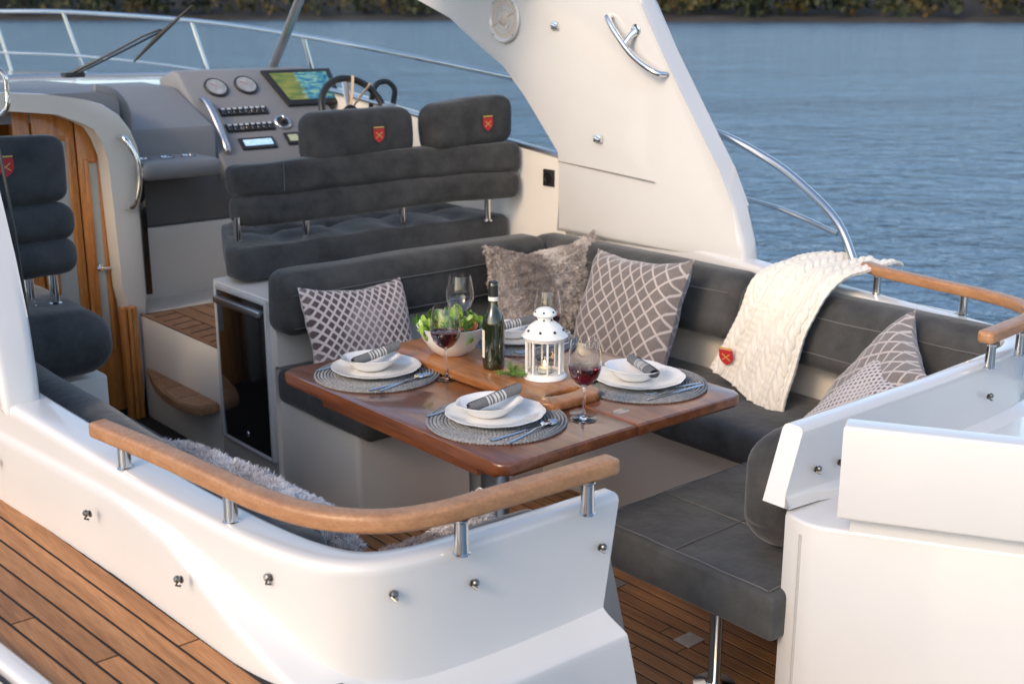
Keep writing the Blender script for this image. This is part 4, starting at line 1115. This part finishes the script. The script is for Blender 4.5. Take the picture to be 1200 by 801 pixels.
def cutlery(kind):
    m = MB()
    # along +X, handle at x=0
    hp = [(0, 0, .0022), (.03, 0, .002), (.08, 0, .0032), (.115, 0, .004)]
    if kind == 'knife':
        m.add(tube([(0, 0, .004), (.02, 0, .004), (.09, 0, .004), (.115, 0, .004)], [.0042, .0058, .0052, .003], 8, sq=(1, .5)))
        m.add(prism([(.113, -.004), (.118, -.0075), (.19, -.0085), (.212, -.004), (.216, .004), (.21, .0055), (.113, .004)], 'z', .0032, .0048, .0005, 1))
        return m
    m.add(tube([(0, 0, .003), (.02, 0, .0032), (.07, 0, .005), (.115, 0, .009), (.142, 0, .006)], [.0035, .0052, .0035, .0026, .004], 8, sq=(1, .45)))
    if kind == 'spoon':
        v = []; f = []; n, q_ = 18, 6
        for j in range(q_ + 1):
            for k in range(n):
                a = 2 * PI * k / n; r_ = j / q_
                x = .170 + math.cos(a) * .029 * r_; y = math.sin(a) * .0175 * r_ * (1 - .14 * math.cos(a))
                v.append((x, y, .0015 + .0075 * r_ ** 2))
        for j in range(q_):
            for k in range(n): f.append((j * n + k, j * n + (k + 1) % n, (j + 1) * n + (k + 1) % n, (j + 1) * n + k))
        o_ = len(v); v += [(x, y, z - .0012) for x, y, z in v]
        f += [tuple(i + o_ for i in q[::-1]) for q in f[:]]
        m.add((v, f))
    else:
        m.add(prism([(.138, -.003), (.150, -.0105), (.162, -.012), (.162, .012), (.150, .0105), (.138, .003)], 'z', .003, .0050, .0006, 1))
        for t in range(4):
            y = -.0105 + t * .007
            m.add(tube([(.161, y, .004), (.18, y, .003), (.202, y * .92, .008)], [.0021, .0018, .001], 6, sq=(1, .7)))
    return m
CUT = {k: mesh(k, cutlery(k), CHROME) for k in ('knife', 'spoon', 'fork')}
def setting(cx, cy, face, who, nap_rz, nap_off, cut):
    """face 0: diner on the port side looking to starboard; 1: the opposite"""
    m = part('placemat', base_me, MATW2, None, (cx, cy, TZ), (0, 0, random.uniform(0, 3)))
    m['label'] = 'round woven grey placemat ' + who; m['category'] = 'placemat'; m['group'] = 'placemats on the dining table'
    b = part('braid', braid_me, MATW, m)
    z = TZ + .0065
    px_, py_ = cx + (.004 if face == 0 else -.004), cy + .012
    p = part('dinner_plate', plate_me, PORC, None, (px_, py_, z), (0, 0, random.uniform(0, 3)))
    p['label'] = 'white dinner plate with uneven rim ' + who; p['category'] = 'plate'; p['group'] = 'dinner plates on placemats'
    z2 = z + .0072
    bx, by = px_ - .006, py_ + .014
    q = part('soup_bowl', bowl_me, PORC, None, (bx, by, z2), (0, R(3), random.uniform(0, 3)))
    q['label'] = 'small white bowl stacked on the plate ' + who; q['category'] = 'bowl'; q['group'] = 'small bowls on plates'
    part('rim_line', rim_me, BLACKR, q)
    n = part('napkin', napkin_me, NAPK, None, (bx + nap_off[0], by + nap_off[1], z2 + nap_off[2]), (0, -R(nap_off[3]), R(nap_rz)))
    n.scale = (1.0, 1.05, 1.05)
    n['label'] = 'rolled grey striped napkin in the bowl ' + who; n['category'] = 'napkin'; n['group'] = 'rolled napkins in bowls'
    for kind, x, y, rz in cut:
        c = part(kind, CUT[kind], CHROME, None, (x, y, TZ + .0065), (0, 0, R(rz)))
        c['label'] = 'steel %s beside the plate %s' % (kind, who); c['category'] = kind; c['group'] = kind + 's laid on the table'
A_ = 'nearest the teak rail'; B_ = 'by the left diamond cushion'; C_ = 'nearest the knitted throw'; D_ = 'behind the white lantern'
setting(1.852, 2.250, 0, A_, -14, (.018, -.002, .026, 14), [('knife', 1.732, 2.128, 3), ('spoon', 1.755, 2.092, 12), ('fork', 1.722, 2.375, 0)])
setting(1.852, 2.785, 0, B_, -8, (.020, 0, .026, 12), [('knife', 1.732, 2.650, 3), ('spoon', 1.752, 2.630, 10), ('fork', 1.722, 2.905, 0)])
setting(2.362, 2.232, 1, C_, -110, (.016, -.015, .022, -2), [('fork', 2.472, 2.118, 172), ('knife', 2.46, 2.10, 178), ('spoon', 2.405, 2.383, 200)])
setting(2.395, 2.80, 1, D_, -20, (.0, -.005, .026, 8), [('fork', 2.475, 2.66, 176), ('spoon', 2.455, 2.95, 184)])

# ---- wine glasses
def wglass(fill):
    """shell of a wine glass: outer and inner wall as one closed skin"""
    o_ = [(.0345, .0), (.0345, .0012), (.012, .0035), (.0045, .008), (.0036, .02), (.0034, .07), (.0042, .084), (.009, .089), (.022, .097), (.035, .112), (.0425, .132), (.0432, .150), (.0405, .175), (.0365, .198), (.0345, .209)]
    i_ = [(.0337, .2092), (.0357, .198), (.0397, .175), (.0424, .150), (.0417, .132), (.0342, .1128), (.0212, .098), (.008, .0905), (0, .0895)]
    return lathe([(0, 0)] + o_ + i_, 48)
glass_me = mesh('wine_glass', wglass(0), GLASS, 60)
wine_me = mesh('wine', lathe([(0, .0900), (.0078, .0910), (.0209, .0986), (.0338, .1133), (.0412, .132), (.0416, .1385), (.0400, .1390), (0, .1388)], 48), WINE, 60)
wine2_me = mesh('wine', lathe([(0, .0900), (.0078, .0910), (.0209, .0986), (.0338, .1133), (.0365, .119), (.035, .1193), (0, .1190)], 48), WINE, 60)
for (x, y, w_, lab) in [(1.978, 2.628, 1, 'wine glass of red wine in front of the salad bowl'), (2.032, 2.122, 1, 'wine glass of red wine nearest the table corner'),
                        (2.335, 2.600, 1, 'wine glass of red wine just behind the lantern'), (2.26, 2.925, 0, 'empty wine glass behind the salad bowl')]:
    g = part('wine_glass', glass_me, GLASS, None, (x, y, TZ + .0002))
    g['label'] = lab; g['category'] = 'wine glass'; g['group'] = 'wine glasses on the table'
    if w_: part('wine', wine_me if w_ == 1 else wine2_me, WINE, g)

# ---- serving board with slot
BZ = TZ + .0004
bm = bmesh.new()
outl = rrect(1.985, 2.195, 2.205, 2.955, .045, 6)
slot = [(2.095 + .062 * math.cos(R(a)), 2.272 + .017 * math.sin(R(a)) ) for a in range(0, 360, 20)]
def ringv(pts, z): return [bm.verts.new((x, y, z)) for x, y in pts]
import mathutils
def board():
    for z in (BZ, BZ + .024):
        vo = ringv(outl, z); vi = ringv(slot, z)
        eo = [bm.edges.new((vo[i], vo[(i + 1) % len(vo)])) for i in range(len(vo))]
        ei = [bm.edges.new((vi[i], vi[(i + 1) % len(vi)])) for i in range(len(vi))]
        bmesh.ops.triangle_fill(bm, edges=eo + ei, use_beauty=True)
        yield vo, vi
L2 = list(board())
for q in range(2):
    a, b = L2[0][q], L2[1][q]
    for i in range(len(a)): bm.faces.new((a[i], a[(i + 1) % len(a)], b[(i + 1) % len(a)], b[i]))
bmesh.ops.bevel(bm, geom=[e for e in bm.edges if abs(e.calc_face_angle(0)) > R(60)], offset=.004, segments=2, profile=.5, affect='EDGES')
single('serving_board', out(bm), BOARDW, 'long oiled wooden serving board with a hand slot carrying bowl, bottle and lantern', 'board', group=None, sharp=50)
BT = BZ + .0243
# ---- salad bowl and salad
sb = single('salad_bowl', lathe([(0, .0), (.040, 0), (.043, .003), (.060, .018), (.080, .052), (.090, .083), (.092, .086), (.089, .087), (.0865, .083), (.076, .053), (.055, .022), (.038, .010), (0, .009)], 56, lambda a, r, z: 1 + .012 * math.cos(4 * a)), PORC,
            'large white porcelain bowl full of green salad', 'bowl', (2.100, 2.760, BT), (0, 0, R(20)), sharp=60)
sb.scale = (1.13, 1.13, 1.0)
sal = root('salad', 'green leafy salad with tomato heaped in the white bowl', 'salad', (2.100, 2.760, BT + .028))
sal.scale = (1.1, 1.1, 1.0)
def leaf_vf(seed, w_=.032, l_=.05):
    rr = random.Random(seed); v = []; f = []; n, m = 7, 8
    for i in range(n + 1):
        for j in range(m + 1):
            u = i / n; q = -1 + 2 * j / m
            ww = w_ * math.sin(PI * min(1, .15 + u * .85)) ** .6 * .5
            ruf = .005 * abs(q) * math.sin(u * 14 + q * 3 + seed)
            v.append((u * l_ + ruf * .4, q * ww * (1 + .1 * math.sin(u * 20 + seed)), .018 * u * u + .010 * q * q * u + ruf + .003 * math.sin(j * 2 + seed)))
    for i in range(n):
        for j in range(m):
            a = i * (m + 1) + j; f.append((a, a + 1, a + m + 2, a + m + 1))
    return v, f
lm = [mesh('lettuce_leaf', leaf_vf(s), LEAF if s % 3 else LEAF2) for s in range(6)]
rl = random.Random(11)
for i in range(58):
    a = rl.uniform(0, 2 * PI); r_ = .070 * math.sqrt(rl.random())
    o = part('lettuce_leaf', lm[i % 6], LEAF, sal, loc=(r_ * math.cos(a), r_ * math.sin(a), .020 + .036 * (1 - (r_ / .075) ** 2) + rl.uniform(-.006, .008)), rot=(rl.uniform(-.7, .7), rl.uniform(-1.3, .1), a + rl.uniform(-.6, .6)))
    s = rl.uniform(.7, 1.15); o.scale = (s, s, s)
tom = mesh('tomato_slice', lathe([(0, -.003), (.016, -.003), (.018, 0), (.016, .003), (0, .003)], 20), TOMATO)
for (x, y, z, a, b) in [(-.030, -.050, .052, .5, .6), (-.005, -.058, .054, -.5, .3), (.03, -.05, .058, .2, -.7), (-.05, .0, .056, .9, .1), (.045, .0, .062, -.4, .5)]:
    part('tomato_slice', tom, TOMATO, sal, loc=(x, y, z), rot=(a, b, 0))
# ---- wine bottle
bt = root('wine_bottle', 'dark green wine bottle with white collar standing on the serving board', 'bottle', (2.095, 2.560, BT), R(118))
part('bottle_glass', lathe([(0, .004), (.026, 0), (.0305, .004), (.0315, .02), (.0315, .13), (.029, .148), (.020, .166), (.0135, .18), (.012, .20), (.012, .236), (.0138, .237), (.0138, .246), (.0115, .248), (0, .248)], 40), GREEN, bt, sharp=50)
part('capsule', lathe([(.0138, .207), (.0136, .249), (.012, .2505), (0, .2505)], 28), BLACKM, bt)
part('collar', lathe([(.0137, .196), (.0141, .197), (.0141, .207), (.0137, .208)], 28), LABEL, bt)
v, f = [], []
for i in range(17):
    a = R(-62 + 124 * i / 16)
    for z in (.035, .115): v.append((.0319 * math.cos(a), .0319 * math.sin(a), z))
for i in range(16): f.append((2 * i, 2 * i + 2, 2 * i + 3, 2 * i + 1))
part('label', (v, f), LABEL, bt)
# ---- lantern
ln = root('lantern', 'white metal hexagonal tealight lantern with punched dome roof on the serving board', 'lantern', (2.150, 2.405, BT), R(12))
ln.scale = (1.17, 1.17, 1.08)
part('base', lathe([(0, .010), (.040, .010), (.047, .012), (.049, .010), (.053, .004), (.053, .001), (.050, 0), (0, 0)], 48), WHITEM, ln)
rb = .043
fb = MB(); NS = 8
for i in range(NS):
    a = 2 * PI * i / NS; b = 2 * PI * (i + 1) / NS
    fb2 = MB()
    x, y = rb * math.cos(a), rb * math.sin(a)
    part('frame_bar', MB().add(box(-.0032, .0032, -.0022, .0022, .010, .105, .0006, 1), T(x, y, 0, rz=a)), WHITEM, ln)
    m = MB(); c1 = Vector((rb * math.cos(a), rb * math.sin(a), 0)); c2 = Vector((rb * math.cos(b), rb * math.sin(b), 0))
    m.add(([tuple(c1 + Vector((0, 0, .013))), tuple(c2 + Vector((0, 0, .013))), tuple(c2 + Vector((0, 0, .102))), tuple(c1 + Vector((0, 0, .102)))], [(0, 1, 2, 3)]))
    part('pane', m, PANE, ln, smooth=False)
part('ring', MB().add(lathe([(.042, .100), (.050, .100), (.052, .106), (.050, .110), (.040, .110)], 48)).add(lathe([(.0405, .010), (.0465, .010), (.0465, .016), (.0405, .016)], 48, closed=True)), WHITEM, ln)
rf = part('roof', lathe([(.053, .106), (.0545, .109), (.050, .113), (.045, .124), (.036, .136), (.025, .144), (.0195, .147), (.0185, .157), (.024, .160), (.0275, .163), (.027, .168), (.021, .176), (.012, .181), (.006, .1825), (0, .183)], 48), WHITEM, ln)
for zz, rr, nn, sz, tilt in ((.1265, .0445, 8, .0034, 40), (.152, .0192, 6, .0026, 90), (.1725, .0242, 6, .0026, 45)):
    for i in range(nn):
        a = 2 * PI * (i + .5) / nn
        part('vent_hole', MB().add(lathe([(0, .0012), (sz, .0008), (sz, -.002)], 10), T(rr * math.cos(a), rr * math.sin(a), zz, rz=a) @ Matrix.Rotation(R(tilt), 4, 'Y')), BLACKM, rf)
part('handle', MB().add(tube([(.05 * math.cos(R(a)) * 1.15 , .0, .108 + .0) for a in (0, 1)], .002, 6)).add(tube(catmull([(.040, -.030, .110), (.060, -.030, .108), (.075, -.010, .106), (.070, .015, .107), (.045, .030, .110)], 5), .0013, 6)), WHITEM, ln)
tl = root('tealight', 'lit tealight in a small glass inside the white lantern', 'candle', (2.150, 2.405, BT + .0112))
part('holder', lathe([(0, 0), (.018, 0), (.021, .010), (.022, .034), (.0208, .034), (.0198, .010), (0, .003)], 28), PANE, tl)
part('wax', lathe([(0, .003), (.0175, .003), (.0185, .014), (.016, .0155), (0, .0145)], 24), WAX, tl)
part('flame', lathe([(0, .0165), (.0032, .020), (.0036, .024), (.0018, .031), (0, .036)], 14), FLAME, tl)
# ---- dill sprig
rd_ = random.Random(21); m = MB()
for s in range(16):
    a = rd_.uniform(0, 2 * PI); L_ = rd_.uniform(.03, .06); p = Vector((0, 0, .004)); pts = [p]
    dv = Vector((math.cos(a), math.sin(a) , rd_.uniform(.15, .8))).normalized()
    for q in range(5): p = p + dv * L_ / 5 + Vector((0, 0, -.0006 * q)); pts.append(p)
    m.add(tube(pts, [.0010 - .00012 * q for q in range(6)], 4))
    for q in pts[1:]:
        for t in range(7):
            b = q + Vector((rd_.gauss(0, .6), rd_.gauss(0, .6), rd_.uniform(-.1, .8))).normalized() * rd_.uniform(.006, .014)
            m.add(tube([q, (q + b) / 2 + Vector((0, 0, .001)), b], [.0007, .0008, .0004], 3, cap=False))
single('dill_sprig', m, DILL, 'feathery green dill lying between bottle and lantern', 'herb', (2.075, 2.452, BT + .001))

# ================================================================== CUSHIONS
def cushion(name, w_, h_, t, material, label, cat, loc, rz, tilt, roll=0, seed=0., group=None, **kw):
    vf = pillow(w_, h_, t, seed=seed, **kw)
    o = part(name, vf, material, None, loc)
    o.rotation_mode = 'XYZ'
    M = Matrix.Rotation(R(rz), 4, 'Z') @ Matrix.Rotation(-R(tilt), 4, 'X') @ Matrix.Rotation(R(roll), 4, 'Y')
    o.rotation_euler = M.to_euler()
    o['label'] = label; o['category'] = cat
    if group: o['group'] = group
    return o
G = 'throw cushions on the sofa'
cushion('throw_cushion', .44, .39, .14, PAT_A, 'pale velvet cushion with small dark diamonds at the left end of the sofa', 'cushion', (2.265, 3.44, .435), 4, 22, 4, 1.3, G)
BIG = cushion('throw_cushion', .47, .45, .15, PAT_B, 'large taupe lattice cushion in the corner of the sofa', 'cushion', (0, 0, 0), 0, 0, 0, 4.1, G)
def cushion3(o, BL, TL, TR):
    BL, TL, TR = Vector(BL), Vector(TL), Vector(TR)
    Z = (TL - BL).normalized(); X = (TR - TL); X = (X - Z * X.dot(Z)).normalized(); Y = Z.cross(X)
    M = Matrix((X, Y, Z)).transposed()
    o.rotation_euler = M.to_euler()
    w_ = (TR - TL).length
    o.location = BL + X * w_ / 2
    return o
cushion3(BIG, (2.95, 3.23, .455), (3.12, 3.25, .845), (3.10, 2.68, .835))
cushion3(cushion('throw_cushion', .42, .47, .13, PAT_B, 'taupe lattice cushion leaning behind the starboard stern coaming', 'cushion', (0, 0, 0), 0, 0, 0, 7.7, G),
         (3.10, 2.17, .48), (3.19, 1.90, .875), (2.90, 1.66, .79))
cushion3(cushion('throw_cushion', .36, .40, .11, PAT_C, 'dark and white lattice cushion lying half hidden behind the stern coaming', 'cushion', (0, 0, 0), 0, 0, 0, 9.9, G),
         (2.84, 2.06, .47), (3.00, 1.86, .735), (2.86, 1.70, .71))

def fur_on(obj, vf, n, length, mats, seed, droop=.4, rad=.0012, bands=(7, 1.6)):
    """fine strands standing on a cushion's skin, joined in one part"""
    import bisect
    v, f = vf; rr = random.Random(seed); mb_v = []; mb_f = []; mi = []
    V = [Vector(p) for p in v]
    tris = []; acc = []; tot = 0
    for q in f:
        for k in range(1, len(q) - 1):
            a, b, c = V[q[0]], V[q[k]], V[q[k + 1]]; ar = (b - a).cross(c - a).length
            if ar > 1e-9: tot += ar; tris.append((a, b, c)); acc.append(tot)
    for i in range(n):
        a, b, c = tris[min(len(tris) - 1, bisect.bisect(acc, rr.random() * tot))]
        s, t = rr.random(), rr.random()
        if s + t > 1: s, t = 1 - s, 1 - t
        p = a + (b - a) * s + (c - a) * t; nn = (b - a).cross(c - a).normalized()
        if nn.y * p.y < 0: nn = -nn
        cl = noise.noise_vector(p * 45) * 1.1
        L_ = length * rr.uniform(.6, 1.25)
        q = p + (nn * .75 + cl * .6 + Vector((rr.gauss(0, .25), rr.gauss(0, .25), -.1))) * L_ * .55
        e = q + (nn * .3 + cl * .9 + Vector((rr.gauss(0, .25), rr.gauss(0, .25), -droop))) * L_ * .55
        sd_ = (q - p).cross(Vector((rr.gauss(0, 1), rr.gauss(0, 1), rr.gauss(0, 1)))).normalized() * rad
        o_ = len(mb_v); mb_v += [p - sd_, p + sd_, q + sd_ * .8, q - sd_ * .8, e]
        mb_f += [(o_, o_ + 1, o_ + 2, o_ + 3), (o_ + 3, o_ + 2, o_ + 4)]
        k = noise.noise(Vector((p.x * bands[0] + seed, p.y * 3, p.z * bands[1]))) * 1.6 + rr.gauss(0, .28)
        m_ = 0 if k < -.22 else (1 if k < .30 else 2)
        mi += [m_, m_]
    me = bpy.data.meshes.new('fur'); me.from_pydata([tuple(p) for p in mb_v], [], mb_f)
    for m_ in mats: me.materials.append(m_)
    me.polygons.foreach_set('material_index', mi)
    o = bpy.data.objects.new('fur', me); COL.objects.link(o); o.parent = obj; o['kind'] = 'stuff'
    return o
F_BR = [mat('dark_brown_fur', (.34, .28, .25), .8), mat('brown_fur', (.60, .53, .48), .8), mat('light_brown_fur', (.80, .73, .68), .8)]
F_WH = [mat('grey_fur', (.68, .62, .60), .8), mat('white_fur', (.88, .84, .82), .8), mat('bright_fur', (.9, .87, .86), .8)]
def fur_cushion(w_, h_, t, material, label, loc, rz, tilt, roll, seed, n, length, rad=.0010, group=G):
    vf = pillow(w_, h_, t, seed=seed, amp=.014, pinch=.06, sag=.05)
    o = cushion('fur_cushion', w_, h_, t, material, label, 'cushion', loc, rz, tilt, roll, seed, group, amp=.014, pinch=.06, sag=.05)
    fur_on(o, vf, n, length, F_BR if material is FURM else F_WH, int(seed), rad=rad)
    return o
fur_cushion(.53, .42, .16, FURM, 'grey brown fur cushion in the forward corner of the sofa', (3.08, 3.39, .465), -4, 12, 0, 2.0, 90000, .015)
fur_cushion(.62, .30, .11, FURW, 'white and grey fur cushion lying on the low port bench', (1.455, 2.62, .455), 96, 52, 0, 5.0, 60000, .015)
fur_cushion(.50, .26, .14, FURM, 'brown speckled fur cushion behind the curve of the teak rail', (1.30, 1.74, .52), 8, 36, 0, 8.0, 36000, .012)

# ================================================================== KNITTED THROW over the sofa back
path = [(3.56, .875), (3.54, .885), (3.50, .887), (3.42, .885), (3.35, .872), (3.27, .862), (3.205, .82), (3.17, .74), (3.145, .64), (3.125, .55), (3.10, .47), (3.085, .42)]
PT = catmull([Vector((p[0], 0, p[1])) for p in path], 10)
cum = [0]
for i in range(1, len(PT)): cum.append(cum[-1] + (PT[i] - PT[i - 1]).length)
tot = cum[-1]
def pat_at(s):
    s = max(0, min(tot, s))
    for i in range(1, len(cum)):
        if cum[i] >= s:
            t = (s - cum[i - 1]) / (cum[i] - cum[i - 1] + 1e-9); p = PT[i - 1].lerp(PT[i], t)
            tg = (PT[i] - PT[i - 1]).normalized(); return p, Vector((-tg.z, 0, tg.x)) * -1
    return PT[-1], Vector((-1, 0, 0))
NU, NV = 150, 300
v = []; f = []
for i in range(NU + 1):
    u = i / NU                       # across: 0 = forward edge, 1 = aft edge
    for j in range(NV + 1):
        q = j / NV                   # along: 0 = outboard, 1 = hanging end
        send = tot * (.845 + .145 * u)
        s = tot * .07 * (1 - u) + (send - tot * .07 * (1 - u)) * q
        p, nr = pat_at(s)
        yy_f = 2.475 + .16 * (s / tot) ** 1.3; yy_a = 2.20 + .09 * (s / tot) ** 1.2
        y = yy_f + (yy_a - yy_f) * u
        # soft folds, fading at the sofa edge
        fold = .016 * math.sin(u * 8 + 1.5 * q) * (.35 + .65 * q) + .004 * math.sin(u * 19 + 2 + 3 * q)
        fold += noise.noise(Vector((u * 3, q * 5, 1))) * .02
        # cable knit: twisting ropes with purl ribs between
        c = (u * 4.0) % 1.0; d_ = (c - .5) * 2
        cab = 0
        if abs(d_) < .40:
            ph = q * 17 * PI * 1.0
            a1 = math.sin(ph) * .19; a2 = -a1
            k1 = max(0, 1 - ((d_ - a1) / .21) ** 2); k2 = max(0, 1 - ((d_ - a2) / .21) ** 2)
            w1 = .5 + .5 * math.cos(ph); cab = max(k1 * (.55 + .45 * w1), k2 * (1 - .45 * w1)) * .0120
        else:
            cab = .0018 * (.5 + .5 * math.sin(q * 190 * 1.0)) + .0016 * math.cos(u * 4 * 2 * PI * 8)
        P = Vector((p.x, y, p.z)) + nr * (.016 + fold * .8 + cab)
        P.y += .012 * math.sin(q * 7 + u * 3)
        if u > .93: P.z -= .0
        v.append(tuple(P))
for i in range(NU):
    for j in range(NV):
        a = i * (NV + 1) + j; f.append((a, a + 1, a + NV + 2, a + NV + 1))
thr = part('knitted_throw', (v, f), KNIT); thr['label'] = 'cream cable knit throw draped over the starboard sofa back'; thr['category'] = 'throw'
m = thr.modifiers.new('thickness', 'SOLIDIFY'); m.thickness = .010; m.offset = -1
M_ = Matrix.Translation((3.088, 2.54, .60)) @ Matrix.Rotation(R(-80), 4, 'Z') @ Matrix.Rotation(R(12), 4, 'X') @ Matrix.Scale(1.35, 4)
a = MB(); b = MB(); crest(a, b, M_)
e = part('emblem', a, RED, thr, smooth=False, label='red shield patch'); part('gold_trim', b, GOLD, e, smooth=False)
